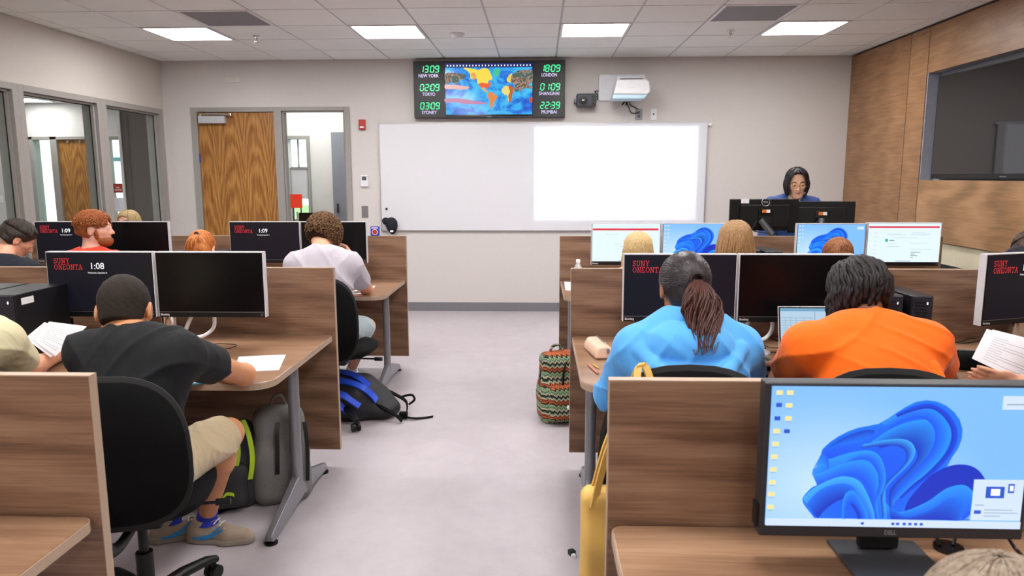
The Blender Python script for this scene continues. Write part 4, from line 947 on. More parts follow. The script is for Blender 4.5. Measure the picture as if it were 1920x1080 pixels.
sheet([zpt(434, 698), zpt(523, 694), zpt(536, 665), zpt(448, 669)], 'white sheet on the desk right of the black shirt student', lines=9)
sheet([zpt(646, 552), zpt(690, 550), zpt(704, 536), zpt(655, 538)], 'white sheet under the elbow of the curly haired student')
AT = lambda px, py, y: at(px, py, 'y', y)
sheet([AT(47, 634, 2.95), AT(95, 670, 2.86), AT(142, 628, 2.94), AT(84, 604, 3.0)], 'printed sheet left of the green pen, lower of the two', lines=14, group='sheets by the cream shirt student')
sheet([AT(66, 640, 2.925), AT(104, 668, 2.855), AT(163, 612, 2.97), AT(92, 603, 2.99)], 'printed sheet under the hand with the green pen', lines=12, group='sheets by the cream shirt student')
A = [at(335, 722, 'z', DZ+.006), at(392, 716, 'z', DZ+.006), at(398, 706, 'z', DZ+.006), at(338, 709, 'z', DZ+.006)]
m = MB(); o0 = sum(A, Vector())/4; m.prism([(p.x-o0.x, p.y-o0.y) for p in A], -.005, 0, 'z'); o = m.build('notebook', plain('cyan_cover', '#2ba3cf', .4)); o.location = o0; tag(o, 'blue edged notebook under the sleeve of the black shirt student', 'notebook')
m = MB(); m.prism([(p.x-o0.x, (p.y-o0.y)*.97) for p in A], 0, .003, 'z'); m.build('pages', M['paper'], o)
sheet([at(1060, 544, 'z', DZ+.001), at(1084, 546, 'z', DZ+.001), at(1080, 530, 'z', DZ+.001), at(1058, 528, 'z', DZ+.001)], 'white paper on the desk edge right of the aisle, beside the bottle')
# pencil case, pencil
t = empty('pencil_case', tuple(zpt(1123, 663)), .18); tag(t, 'beige zipped pencil case on the desk beside the blue hoodie student', 'pencil case')
m = MB(); P = [(-.045, 0), (.045, 0), (.038, .045), (.01, .06), (-.03, .058), (-.045, .03)]; m.prism(P, -.11, .11, 'y'); m.build('case', plain('beige_vinyl', '#e4c2a8', .45), t, bevel=.012, seg=3)
m = MB(); m.tube([(0.012, -.114, .03), (0.014, -.05, .0625), (.014, .1, .0625)], .003, 6); m.box(.006, .016, -.119, -.112, .028, .05); m.build('zipper', M['greym'], t)
m = MB(); a, b = zpt(1103, 684, DZ+.005), zpt(1121, 700, DZ+.005); o0 = (a+b)/2; m.tube([a-o0, b-o0], .0045, 6); o = m.build('pencil', plain('pink_pencil', '#c4766c', .5)); o.location = o0; tag(o, 'pinkish pencil lying on desk in front of the pencil case', 'pencil')
m = MB(); a, b = zpt(1112, 683, DZ+.004), zpt(1122, 690, DZ+.004); o0 = (a+b)/2; m.tube([a-o0, b-o0], .003, 6); o = m.build('pencil', plain('yellow_pencil', '#d8a848', .5)); o.location = o0; tag(o, 'short yellow pencil beside the pinkish pencil', 'pencil')
# tablet/phone dark thing behind the case
m = MB(); m.box(-.07, .07, -.05, .05, 0, .012); o = m.build('phone', M['blackg'], bevel=.004); o.location = zpt(1152, 664); tag(o, 'dark phone on desk between the pencil case and blue hoodie', 'phone')
# laptop
LPp = at(1462, 650, 'z', DZ); t = empty('laptop', (1.243, 3.22, DZ), .0); tag(t, 'open silver laptop with spreadsheet in front of the orange shirt student', 'laptop')
m = MB(); m.box(-.165, .165, -.23, 0, 0, .014); m.build('base', M['alu'], t, bevel=.004)
m = MB(); m.box(-.15, .15, -.13, -.015, .0142, .0155); m.build('keyboard', M['black'], t)
RX = Matrix.Rotation(math.radians(-14), 4, 'X')
m = MB(); m.box(-.165, .165, 0, .006, 0, .235, RX); lid = m.build('lid', M['alu'], t, bevel=.003)
m = MB(); m.box(-.161, .161, -.001, 0, .006, .231, RX); m.build('bezel', M['black'], lid)
m = MB(); m.box(-.155, .155, -.002, -.001, .012, .225, RX); m.build('screen', emis('laptop_page', '#bcdcf4', .8), lid)
m = MB()
for i in range(15): m.box(-.15, .0, -.003, -.002, .02+i*.0115, .022+i*.0115, RX)
for x in (-.135, -.11, -.085, -.05, -.02): m.box(x, x+.0015, -.003, -.002, .02, .185, RX)
m.box(-.003, -.0, -.003, -.002, .015, .222, RX); m.build('spreadsheet_lines', M['scr_line'], lid)
m = MB(); m.box(-.155, .155, -.003, -.002, .212, .225, RX); m.build('toolbar', emis('laptop_bar', '#78b8dc', .7), lid)
# mice
def mouse(px, py, label, z=DZ):
    p = zpt(px, py, z); m = MB(); m.ball((0, 0, .012), (.032, .055, .024), 14); o = m.build('computer_mouse', M['black'], smooth=True); o.location = p+Vector((0, 0, .008)); tag(o, label, 'mouse'); return o
mouse(1436, 690, 'black mouse between the blue hoodie and orange shirt students')
m = MB(); m.box(-.05, .05, -.02, .02, 0, .012); o = m.build('keyboard', M['black'], bevel=.003); o.location = zpt(1432, 706); tag(o, 'edge of black keyboard beside the mouse', 'keyboard')
m = MB(); m.lathe([(.001, 0), (.085, 0), (.085, .006), (.07, .01), (0.001, .011)], (0, 0, 0), 28); o = m.build('stand_base_plate', M['silver'], smooth=True); o.location = zpt(1408, 660); tag(o, 'round silver base plate beside the blue hoodie sleeve', 'base plate')
# loose cables
def cable(P, label, r=.0022, name='cable'):
    P = [Vector(p) for p in P]; o0 = P[0]; m = MB(); m.tube([p-o0 for p in cr(P, 8)], r, 6); o = m.build(name, M['cable'], smooth=True); o.location = o0; tag(o, label, 'cable'); return o
cz_ = DZ+.003
cable([at(1390, 614, 'z', cz_), at(1420, 622, 'z', cz_), at(1450, 636, 'z', cz_), at(1466, 641, 'z', cz_)], 'black cable on desk left of the laptop')
cable([at(1770, 636, 'z', cz_), at(1800, 643, 'z', cz_), at(1830, 640, 'z', cz_), at(1860, 628, 'z', cz_)], 'thin black cable on desk behind the black pouch, lower one')
cable([at(1766, 644, 'z', cz_), at(1800, 641, 'z', cz_), at(1822, 634, 'z', cz_), at(1850, 632, 'z', cz_)], 'thin black cable on desk behind the black pouch, upper one', .002)
# clamp/webcam blob left of 1:08 monitor
m = MB(); m.box(-.03, .03, -.02, .02, 0, .05); m.tube([(-.03, 0, .06), (.05, -.02, .02)], .006, 8); m.tube([(-.02, -.02, .09), (.04, -.01, .01)], .005, 8); o = m.build('cable_clamp', M['blackg']); _p = at(122, 606, 'y', 3.425); o.location = (_p.x, 3.425, .80); tag(o, 'black cable clamp under the left corner of 1:08 monitor', 'clamp')
# black pouch, puck
t = empty('pouch', tuple(at(1800, 690, 'z', DZ)), -.55); tag(t, 'long black zipped pouch on the desk right of the orange shirt student', 'pouch')
m = MB(); m.prism([(-.045, 0), (.045, 0), (.05, .05), (.02, .075), (-.03, .07), (-.05, .04)], -.15, .15, 'y', Matrix.Rotation(PI/2+.35, 4, 'Z')); m.build('case', M['blackf'], t, bevel=.015, seg=3)
m = MB(); m.tube([Matrix.Rotation(PI/2+.35, 4, 'Z') @ Vector(p) for p in ((0, -.14, .078), (0, .14, .078))], .003, 6); m.build('zipper', M['greyd'], t)
pk = at(1778, 1030, 'z', DZ)
m = MB(); m.lathe([(.001, 0), (.03, 0), (.03, .008), (.0, .01)], (0, 0, 0), 20); o = m.build('cable_holder', M['blackg'], smooth=True); o.location = pk; tag(o, 'small black cable holder on desk under the nearest monitor', 'cable holder')
for P in ([(-.02, .0, .01), (-.03, .03, .06)], [(.01, .0, .01), (.035, .03, .06)]): 
    m = MB(); m.tube(P, .004, 8); m.build('cable', M['cable'], o)
cable([at(1893, 1012, 'y', 1.5), at(1905, 1030, 'y', 1.46), at(1925, 1050, 'z', DZ+.01)], 'black cable hanging from the nearest monitor right side', .004)
# bottle
bp = at(1083, 502, 'y', 5.0); bp.z = DZ
t = empty('water_bottle', tuple(at(1084, 492, 'y', 5.0)[:2])+(DZ,)); tag(t, 'clear water bottle with white cap behind the partition by the aisle', 'bottle')
k = NT('clear_bottle'); k.b.inputs['Base Color'].default_value = (.85, .88, .9, 1); k.b.inputs['Roughness'].default_value = .08; k.b.inputs['Alpha'].default_value = .45; bz = at(1084, 493, 'y', 5.0).z
m = MB(); m.lathe([(.03, 0), (.033, .01), (.033, .1), (.031, .105), (.033, .11), (.033, .16), (.028, .185), (.014, .215), (.0125, .225)], (0, 0, 0), 20); m.build('body', k.m, t, smooth=True)
m = MB(); m.lathe([(.015, .222), (.015, .24), (.013, .243), (.0, .243)], (0, 0, 0), 16); m.build('cap', M['white'], t, smooth=True)
# box on the partition and the cap
t = empty('small_box', (at(703, 441, 'y', R1).x, R1+.012, PT)); tag(t, 'small blue box with red disc standing on the far left partition', 'box')
m = MB(); m.box(-.034, .034, -.014, .014, 0, .074); m.build('box_body', plain('blue_card', '#2b3ea8', .5), t, bevel=.001)
m = MB(); P = [(.023*math.cos(2*PI*i/20), .03+.023*math.sin(2*PI*i/20)) for i in range(20)]; m.prism(P, -.0148, -.014, 'y'); m.build('white_ring', M['white'], t)
m = MB(); P = [(.019*math.cos(2*PI*i/20), .03+.019*math.sin(2*PI*i/20)) for i in range(20)]; m.prism(P, -.0155, -.0148, 'y'); m.build('red_disc', M['red'], t)
m = MB(); m.box(-.026, .026, -.0148, -.014, .058, .066); m.build('label_strip', M['white'], t)
# dice
t = empty('spare_cube', tuple(at(1072, 1040, 'z', 0))); tag(t, 'tiny black and white crumpled wrapper on the floor by yellow bag', 'wrapper')
m = MB(); m.use(M['black']); m.box(-.012, .012, -.012, .012, 0, .02, Matrix.Rotation(.5, 4, 'Z')); m.use(M['white']); m.box(-.006, .01, -.028, -.012, 0, .012, Matrix.Rotation(.2, 4, 'Z')); m.box(0, .012, .012, .024, 0, .012, Matrix.Rotation(.8, 4, 'Z')); m.build('foil', None, t)
t.name = 'wrapper'

# ================================================================== implicit surfaces
V3 = lambda *a: np.array(a, dtype=np.float32)
def rc(P, a, b, ra, rb):
    a = np.asarray(a, np.float32); b = np.asarray(b, np.float32); ab = b-a; L = float(ab @ ab)+1e-9
    h = np.clip(((P-a) @ ab)/L, 0, 1); d = P-a-h[:, None]*ab
    return np.sqrt((d*d).sum(1))-(ra+(rb-ra)*h)
def ell(P, c, r, R=None):
    q = P-np.asarray(c, np.float32)
    if R is not None: q = q @ np.asarray(R, np.float32)
    r = np.asarray(r, np.float32); k0 = np.sqrt(((q/r)**2).sum(1)); k1 = np.sqrt(((q/(r*r))**2).sum(1))+1e-9
    return k0*(k0-1)/k1
def rbox(P, c, hsz, rad, R=None):
    q = P-np.asarray(c, np.float32)
    if R is not None: q = q @ np.asarray(R, np.float32)
    d = np.abs(q)-(np.asarray(hsz, np.float32)-rad)
    return np.sqrt((np.maximum(d, 0)**2).sum(1))+np.minimum(d.max(1), 0)-rad
def smin(a, b, k=.02):
    h = np.clip(.5+.5*(b-a)/k, 0, 1); return b*(1-h)+a*h-k*h*(1-h)
def smax(a, b, k=.01): return -smin(-a, -b, k)
def near(P, c, r, fn):
    d = np.sqrt(((P-np.asarray(c, np.float32))**2).sum(1))-r; out = d+.03; m = d < .04
    if m.any(): out[m] = fn(P[m])
    return out
def mesh_sdf(f, lo, hi, h, B=10):
    lo = np.asarray(lo, float)-2*h; hi = np.asarray(hi, float)+2*h
    nb = np.ceil((hi-lo)/(B*h)).astype(int); nb = np.maximum(nb, 1)
    g = np.stack(np.meshgrid(*[np.arange(n) for n in nb], indexing='ij'), -1).reshape(-1, 3)
    cen = lo+(g+.5)*B*h; fc = np.concatenate([f(c.astype(np.float32)) for c in np.array_split(cen, max(1, len(cen)//200000+1))])
    keep = g[np.abs(fc) < B*h*1.15+.012]
    l = np.stack(np.meshgrid(*[np.arange(B+1)]*3, indexing='ij'), -1)
    N = nb*B+2; IDs = []; VP = []; Q = []
    def gid(ijk): return (ijk[..., 0].astype(np.int64)*N[1]+ijk[..., 1])*N[2]+ijk[..., 2]
    for blk in np.array_split(keep, max(1, len(keep)//120+1)):
        if not len(blk): continue
        base = blk[:, None, None, None, :]*B+l[None]; P = (lo+base*h).astype(np.float32)
        F = f(P.reshape(-1, 3)).reshape(P.shape[:-1]); S = F < 0
        cs = [F[:, i:B+i, j:B+j, k:B+k] for i in (0, 1) for j in (0, 1) for k in (0, 1)]
        sg = sum((c < 0).astype(int) for c in cs); act = (sg > 0) & (sg < 8)
        if not act.any(): continue
        idx = np.argwhere(act); fv = np.stack([c[act] for c in cs], 1); off = np.array([(i, j, k) for i in (0, 1) for j in (0, 1) for k in (0, 1)], float)
        acc = np.zeros((len(idx), 3)); cnt = np.zeros(len(idx))
        for a in range(8):
            for b in range(a+1, 8):
                if np.abs(off[a]-off[b]).sum() != 1: continue
                m = (fv[:, a] < 0) != (fv[:, b] < 0); t = fv[m, a]/(fv[m, a]-fv[m, b])
                acc[m] += off[a]+(off[b]-off[a])*t[:, None]; cnt[m] += 1
        pos = acc/cnt[:, None]; cell = blk[idx[:, 0]]*B+idx[:, 1:]
        IDs.append(gid(cell)); VP.append(lo+(cell+pos)*h)
        for ax in range(3):
            s0 = [slice(0, B)]*3; s1 = list(s0); s1[ax] = slice(1, B+1)
            A_ = S[(slice(None), *s0)]; B_ = S[(slice(None), *s1)]; e = np.argwhere(A_ != B_)
            if not len(e): continue
            fl = A_[tuple(e.T)]; gp = blk[e[:, 0]]*B+e[:, 1:]; u, v = [(1, 2), (2, 0), (0, 1)][ax]
            du = np.zeros(3, int); du[u] = 1; dv = np.zeros(3, int); dv[v] = 1
            q = np.stack([gid(gp-du-dv), gid(gp-dv), gid(gp), gid(gp-du)], 1)
            q[~fl] = q[~fl][:, ::-1]; Q.append(q)
    ids = np.concatenate(IDs); vp = np.concatenate(VP); q = np.concatenate(Q); uid, fi = np.unique(ids, return_index=True); vp = vp[fi]
    qi = np.searchsorted(uid, q); ok = (qi < len(uid)).all(1); qi = qi[ok]; ok = (uid[qi] == q[ok]).all(1); return vp, qi[ok]
def sdf_obj(name, f, lo, hi, h, mat, parent=None, org=None, zone=None, mats=None):
    v, q = mesh_sdf(f, lo, hi, h)
    if org is None: org = (0, 0, 0)
    me = bpy.data.meshes.new(name); me.vertices.add(len(v)); me.vertices.foreach_set('co', (v-np.asarray(org)).astype(np.float32).ravel())
    me.loops.add(len(q)*4); me.loops.foreach_set('vertex_index', q.ravel().astype(np.int32)); me.polygons.add(len(q))
    me.polygons.foreach_set('loop_start', np.arange(0, len(q)*4, 4, dtype=np.int32)); me.polygons.foreach_set('use_smooth', [True]*len(q))
    for m in (mats or [mat]): me.materials.append(m)
    if zone is not None:
        c = v[q].mean(1); me.polygons.foreach_set('material_index', zone(c.astype(np.float32)).astype(np.int32))
    me.update(calc_edges=True); me.validate()
    o = bpy.data.objects.new(name, me); COL.objects.link(o)
    if parent is not None: o.parent = parent
    return o
HDARK = {}
def join_mb(o, mb, mat=None):
    """append a mesh builder's geometry (already in o's local space) to mesh object o"""
    bm = bpy.data.meshes.new('tmp'); bm.from_pydata(mb.v, [], mb.f)
    import bmesh
    b = bmesh.new(); b.from_mesh(o.data); n0 = len(b.faces); b.from_mesh(bm); b.faces.ensure_lookup_table()
    mt = HDARK.get(o.data.materials[0].name)
    if mt is not None:
        if len(o.data.materials) < 2: o.data.materials.append(mt)
        for i in range(n0, len(b.faces)): b.faces[i].material_index = 1
    b.to_mesh(o.data); b.free(); bpy.data.meshes.remove(bm)
    o.data.polygons.foreach_set('use_smooth', [True]*len(o.data.polygons)); o.data.update()

# ------------------------------------------------------------------ people materials
def skin(name, col, rough=.5):
    k = NT(name); v = k.coord(rnd=False); f = k.noise(v, 25, 4); c = lin(col)
    k.link(k.ramp(f, [(.3, tuple(x*.93 for x in c)), (.7, tuple(min(1, x*1.06) for x in c))]), k.b.inputs['Base Color'])
    k.b.inputs['Roughness'].default_value = rough; k.b.inputs['Subsurface Weight'].default_value = .12; k.b.inputs['Subsurface Radius'].default_value = (.02, .008, .004); k.b.inputs['Subsurface Scale'].default_value = .4
    return k.m
def hairm(name, c0, c1, rough=.5, sc=(60, 60, 6), spec=.4):
    k = NT(name); f = k.noise(k.coord(sc, rnd=False), 2.2, 4, .65); k.link(k.ramp(f, [(.32, c0), (.68, c1)]), k.b.inputs['Base Color'])
    k.b.inputs['Roughness'].default_value = rough; k.b.inputs['Specular IOR Level'].default_value = spec; k.bump(f, .35, .004)
    u = plain(name+'_under', tuple(x*.7 for x in lin(c0)), .8, noise=.2, nscale=90, spec=.2); HDARK[u.name] = k.m; HDARK[k.m.name+'>'] = u; return k.m  # under layer coloured darker, so shade between the strands is painted in
def cloth(name, col, rough=.85, fold=.5, scale=7):
    k = NT(name); c = lin(col); v = k.coord((1, 1, .55), rnd=False); f = k.noise(v, scale, 3, .5, .8); g = k.noise(k.coord(rnd=False), 500, 2)
    k.link(k.ramp(g, [(.3, tuple(x*.94 for x in c)), (.7, tuple(min(1, x*1.04) for x in c))]), k.b.inputs['Base Color']); k.b.inputs['Roughness'].default_value = rough
    k.b.inputs['Sheen Weight'].default_value = .12 if max(c) > .1 else 0.0; k.b.inputs['Specular IOR Level'].default_value = .3; k.bump(f, fold, .03); return k.m
M['sk_light'] = skin('skin_light', '#e0a384'); M['sk_pale'] = skin('skin_pale', '#e8b09a'); M['sk_tan'] = skin('skin_tan', '#c98a60'); M['sk_brown'] = skin('skin_brown', '#7a4a34'); M['sk_asian'] = skin('skin_warm', '#d9a688'); M['sk_mid'] = skin('skin_medium', '#a86f50')
M['lip'] = plain('lips', '#b0605c', .45); M['eyew'] = plain('eye_white', '#e8e4e0', .3); M['eyed'] = plain('eye_iris', '#2a1c14', .2); M['brow'] = plain('brow_dark', '#30231c', .8)
EAR = [.079, -.008, -.006]
def head_frame(c, yaw, pitch, roll, s):
    R = Matrix.Rotation(math.radians(yaw), 3, 'Z') @ Matrix.Rotation(math.radians(-pitch), 3, 'X') @ Matrix.Rotation(math.radians(roll), 3, 'Y')
    return np.array(R, dtype=np.float32), np.array(c, dtype=np.float32), s
def to_local(P, fr): return ((P-fr[1]) @ fr[0])/fr[2]
def to_world(p, fr): return Vector((fr[0] @ (np.array(p, dtype=np.float32)*fr[2])+fr[1]).tolist())
def head_f(p):
    x, y, z = p[:, 0], p[:, 1], p[:, 2]; q = p.copy(); q[:, 0] = np.abs(x)
    d = ell(p, (0, -.012, .03), (.075, .096, .086))
    d = smin(d, ell(p, (0, .028, -.03), (.06, .064, .078)), .03)
    d = smin(d, rc(q, (.0, .066, -.092), (.012, .06, -.09), .02, .018), .03)
    d = smin(d, rc(q, (.05, .0, -.055), (.018, .06, -.088), .018, .016), .02)
    d = smin(d, rc(q, (.042, .062, -.012), (.05, .045, -.012), .016, .016), .02)
    d = smax(d, -ell(q, (.031, .104, .012), (.018, .016, .012)), .014)
    d = smin(d, ell(q, (.031, .082, .010), (.0135, .0125, .0115)), .003)
    d = smin(d, rc(q, (.012, .086, .03), (.045, .074, .03), .008, .006), .010)
    d = smin(d, rc(p, (0, .086, .018), (0, .108, -.022), .006, .0105), .012)
    d = smin(d, ell(q, (.012, .096, -.026), (.008, .009, .007)), .006)
    d = smin(d, rc(q, (0, .093, -.049), (.018, .084, -.052), .0055, .003), .006)
    d = smin(d, rc(q, (0, .092, -.060), (.015, .084, -.058), .0065, .003), .006)
    e = ell(q, EAR, (.010, .020, .032)); e = smax(e, -ell(q, (.089, -.004, -.004), (.007, .011, .019)), .005)
    return smin(d, e, .008)
def hand_prims(w, dr, nm, side, curl=.5, s=1.0, pinch=False):
    """w wrist, dr direction of palm, nm palm normal (towards palm side), side +1 thumb on cross(dr,nm) side"""
    w = Vector(w); d = Vector(dr).normalized(); n = Vector(nm); n = (n-d*n.dot(d)).normalized(); t = d.cross(n)*side
    pr = [('e', w+d*.05*s, (.042*s, .052*s, .0165*s), (t, d, n)), ('c', w-d*.03*s, w+d*.03*s, .026*s, .024*s)]
    for i, (o, L) in enumerate(((.030, .072), (.0105, .080), (-.0095, .075), (-.029, .060))):
        b = w+d*.088*s+t*o*s; c1 = curl*(.8+.08*i)+(.5 if pinch and i > 1 else 0); p = b; dd = d
        for k, (f_, r0, r1) in enumerate(((.45, .0092, .0085), (.3, .0085, .0078), (.25, .0078, .0068))):
            ang = c1*(k+1)*.75; dd = (d*math.cos(ang)+n*math.sin(ang)); q = p+dd*L*f_*s; pr.append(('c', p, q, r0*s, r1*s)); p = q
    b = w+d*.025*s+t*.030*s; q = b+(t*.75+d*.55+n*.25).normalized()*.038*s; r = q+(d*.85+t*.1+n*(.35+curl*.4)).normalized()*.034*s; u = r+(d*.9-t*.2+n*.4).normalized()*.026*s
    pr += [('c', b, q, .014*s, .0115*s), ('c', q, r, .011*s, .0098*s), ('c', r, u, .0098*s, .008*s)]
    return pr
def prims_f(P, pr, k):
    d = None
    for a in pr:
        if a[0] == 'c': e = rc(P, a[1], a[2], a[3], a[4])
        else: e = ell(P, a[1], a[2], np.array([list(x) for x in a[3]]).T)
        d = e if d is None else smin(d, e, k)
    return d
def folds(P, amp, f1=38, seed=0):
    a = P[:, 0]*f1+1.7*np.sin(P[:, 2]*11+seed)+P[:, 1]*9; b = P[:, 2]*f1*.8+2.1*np.sin(P[:, 0]*13+seed*2)+P[:, 1]*15
    m = .5+.5*np.sin(P[:, 0]*9+seed*1.3+2*np.sin(P[:, 2]*7+seed))
    c = P[:, 0]*17+P[:, 2]*23+P[:, 1]*11+1.6*np.sin(P[:, 2]*9+seed)+seed; r = (1-np.abs(np.sin(c)))**3
    e = -P[:, 0]*14+P[:, 2]*19+P[:, 1]*8+1.9*np.sin(P[:, 0]*8+seed*2)+seed*3; r2 = (1-np.abs(np.sin(e)))**3
    return amp*(np.sin(a+np.sin(b*.5))*.22+np.sin(b+1.3*np.sin(a*.4))*.22)-amp*1.9*(r*m+r2*(1-m))

def person(label, head, neck, shl, shr, hips, arms, legs=None, skinm=None, shirt=None, pants=None, sleeve='short', h=.007, wide=1.0, extra=None, hair=None, faced=False, dirY=1, group=None, name='person', collar=None, shoes=None, depth=.64, slen=.70):
    hc, yaw, pitch, roll, hs = head; fr = head_frame(hc, yaw, pitch, roll, hs)
    neck = Vector(neck); shl = Vector(shl); shr = Vector(shr); hips = Vector(hips)
    rt = (shr-shl).normalized(); chest = neck*.55+hips*.45; up = (neck-hips).normalized(); fw = up.cross(rt).normalized()
    rt2 = fw.cross(up).normalized()
    Rt = np.array([list(rt2), list(fw), list(up)], dtype=np.float32).T
    def torso(P, g, low=.0):
        q = (P-np.array(hips, dtype=np.float32)) @ Rt; L = (neck-hips).length; q[:, 1] /= depth
        mid = L*.70; d = rc(q, (0, 0, low), (0, 0, mid), (.148+g)*wide, (.152+g)*wide)
        d = smin(d, rc(q, (-.045*wide, 0, mid*.98), (.045*wide, 0, mid*.98), .128+g, .128+g), .06)*depth*1.15
        s = smin(rc(P, shl, shl*.35+neck*.65, .058+g, .062+g), rc(P, shr, shr*.35+neck*.65, .058+g, .062+g), .03)
        d = smin(d, s, .07)
        return smin(d, rc(P, chest, neck-up*.03, .10+g, .066+g), .05)
    A = []
    for sd, (el, wr, hd, hn, cu) in arms.items():
        sh = shl if sd == 'L' else shr; el = Vector(el); wr = Vector(wr)
        A.append((sd, sh, el, wr, hand_prims(wr+(wr-el).normalized()*.015, hd, hn, 1 if sd == 'L' else -1, cu, hs*.98), hd))
    if legs is None:
        f = Vector((0, dirY, 0)); hl = hips-rt*.09; hr = hips+rt*.09; kn = [hl+f*.40-Vector((0, 0, .03))-rt*.04, hr+f*.40-Vector((0, 0, .03))+rt*.04]
        legs = [(hl, kn[0], Vector((kn[0].x, kn[0].y+dirY*.03, .10)), Vector((0, dirY, 0))), (hr, kn[1], Vector((kn[1].x, kn[1].y+dirY*.03, .10)), Vector((0, dirY, 0)))]
    nk0 = to_world((0, -.02, -.055), fr); nk1 = neck
    def body(P):
        d = near(P, fr[1], .17*hs, lambda q: head_f(to_local(q, fr))*hs)
        d = smin(d, rc(P, nk0, nk1, .052*hs, .058*hs), .025)
        d = smin(d, torso(P, -.014), .03)
        for sd, sh, el, wr, hp, _ in A:
            mu = el.lerp(wr, .3)
            a = smin(rc(P, sh, el, .048, .039), smin(rc(P, el, mu, .039, .041), rc(P, mu, wr, .041, .0255), .02), .03)
            hf = near(P, wr+Vector(_).normalized()*.08, .15, lambda q: prims_f(q, hp, .007)); d = smin(d, smin(a, hf, .012), .02)
        for hj, kn, an, fd in legs:
            mc = kn.lerp(an, .3)-Vector((0, dirY*.012, 0))
            d = smin(d, rc(P, hj, kn, .078, .053), .03); d = smin(d, smin(rc(P, kn, mc, .053, .054), rc(P, mc, an, .052, .034), .03), .03)
            d = smin(d, rc(P, an, an-Vector((0, 0, .055))+fd.normalized()*.02, .032, .026), .02)
        return d
    pts = [fr[1], np.array(neck), np.array(shl), np.array(shr), np.array(hips)]+[np.array(x) for a in A for x in (a[2], a[3], a[3]+Vector(a[5]).normalized()*.2)]+[np.array(x) for l in legs for x in l[:3]]
    lo = np.min(pts, 0)-.26; hi = np.max(pts, 0)+.26; lo[2] = max(lo[2], -.0)
    org = (hips.x, hips.y, 0)
    def zone(c):
        p = to_local(c, fr); q = p.copy(); q[:, 0] = np.abs(q[:, 0]); z = np.zeros(len(c))
        z[(rc(q, (0, .094, -.055), (.017, .086, -.055), .009, .005) < .0)] = 1
        e = (((q[:, 0]-.031)/.0125)**2+((q[:, 2]-.010)/.0042)**2 < 1) & (q[:, 1] > .075); z[e] = 2
        i = (((q[:, 0]-.031)/.0055)**2+((q[:, 2]-.0095)/.0055)**2 < 1) & (q[:, 1] > .075); z[i] = 3
        br = (q[:, 0] > .014) & (q[:, 0] < .047) & (np.abs(q[:, 2]-.031-.004*np.sin((q[:, 0]-.014)*95)) < .0035) & (q[:, 1] > .06); z[br] = 4
        z[np.abs(p).max(1) > .14] = 0
        return z
    o = sdf_obj(name, body, lo, hi, h, skinm, org=org, zone=zone, mats=[skinm, M['lip'], M['eyew'], M['eyed'], M['brow']]); o.location = org
    tag(o, label, 'person', group)
    # shirt
    if shirt is not None:
        sd_seed = (hash(label) % 7)*.9; sd_seed = len(label) % 7
        SL = slen
        def fs(P):
            d = torso(P, .008, -.02)
            for sd, sh, el, wr, hp, _ in A:
                if sleeve == 'short':
                    e = sh.lerp(el, SL); a = rc(P, sh, e, .074*min(1.1, wide), .070); n = (el-sh).normalized(); a = smax(a, (P-np.array(e, dtype=np.float32)) @ np.array(n, dtype=np.float32), .004)
                else:
                    a = smin(rc(P, sh, el, .075, .062), rc(P, el, wr, .060, .042), .03); n = (wr-el).normalized(); e = wr-n*.005; a = smax(a, (P-np.array(e, dtype=np.float32)) @ np.array(n, dtype=np.float32), .004)
                d = smin(d, a, .035)
            if extra is not None: d = extra(P, d)
            d = d+folds(P, .0042, 34, sd_seed)
            # neck opening and hem
            nd = (nk0-nk1).normalized()
            if collar is None:
                d = smax(d, -rc(P, neck+nd*.035, neck+nd*.16, .062*hs, .075*hs), .006)
            else: d = collar(P, d)
            d = smax(d, -((P-np.array(hips, dtype=np.float32)) @ np.array(up, dtype=np.float32))-.06, .01)
            return d
        sdf_obj('shirt' if sleeve == 'short' else ('jacket' if faced else 'hoodie'), fs, lo, hi, h, shirt, parent=o, org=org)
    if pants is not None:
        full = pants[1]
        def fp(P):
            d = ell((P-np.array(hips, dtype=np.float32)) @ Rt, (0, .0, -.01), (.19*wide, .14, .14))
            for hj, kn, an, fd in legs:
                e = kn.lerp(hj, .16) if not full else kn; a = rc(P, hj, e, .098, .082)
                if not full: n = (kn-hj).normalized(); a = smax(a, (P-np.array(e, dtype=np.float32)) @ np.array(n, dtype=np.float32)-.03, .006)
                else: a = smin(a, rc(P, kn, an, .075, .055), .02); a = smax(a, an.z-.03-P[:, 2], .004)
                d = smin(d, a, .04)
            return d+folds(P, .004, 40, 3)
        sdf_obj('trousers' if full else 'shorts', fp, lo, hi, h, pants[0], parent=o, org=org)
    for li, (hj, kn, an, fd) in enumerate(legs):
        f = fd.normalized(); sdv = Vector((-f.y, f.x, 0)); c = Vector((an.x, an.y, 0)); Rf = np.array([list(sdv), list(f), [0, 0, 1]], dtype=np.float32).T
        def fshoe(P):
            q = (P-np.array(c, dtype=np.float32)) @ Rf
            d = rc(q, (0, -.055, .042), (0, .07, .036), .036, .036); d = smin(d, rc(q, (-.006, .10, .034), (.006, .165, .028), .042, .030), .03); d = smin(d, rc(q, (0, -.03, .06), (0, -.015, .095), .043, .044), .03)
            d = smax(d, q[:, 2]-.105, .006); return smax(d, .016-q[:, 2], .002)
        def fsole(P):
            q = (P-np.array(c, dtype=np.float32)) @ Rf; d = np.minimum(rc(q*np.array([1, 1, 0], dtype=np.float32), (0, -.055, 0), (0, .07, 0), .042, .042), 1)
            d = smin(d, rc(q*np.array([1, 1, 0], dtype=np.float32), (-.003, .10, 0), (.006, .165, 0), .048, .036), .03); return smax(smax(d, q[:, 2]-.026-np.maximum(0, -q[:, 1])*.1, .004), .001-q[:, 2], .003)
        sm = (shoes or (plain('shoe_dark', '#35343a', .7), plain('shoe_sole', '#8c8a88', .6), None))
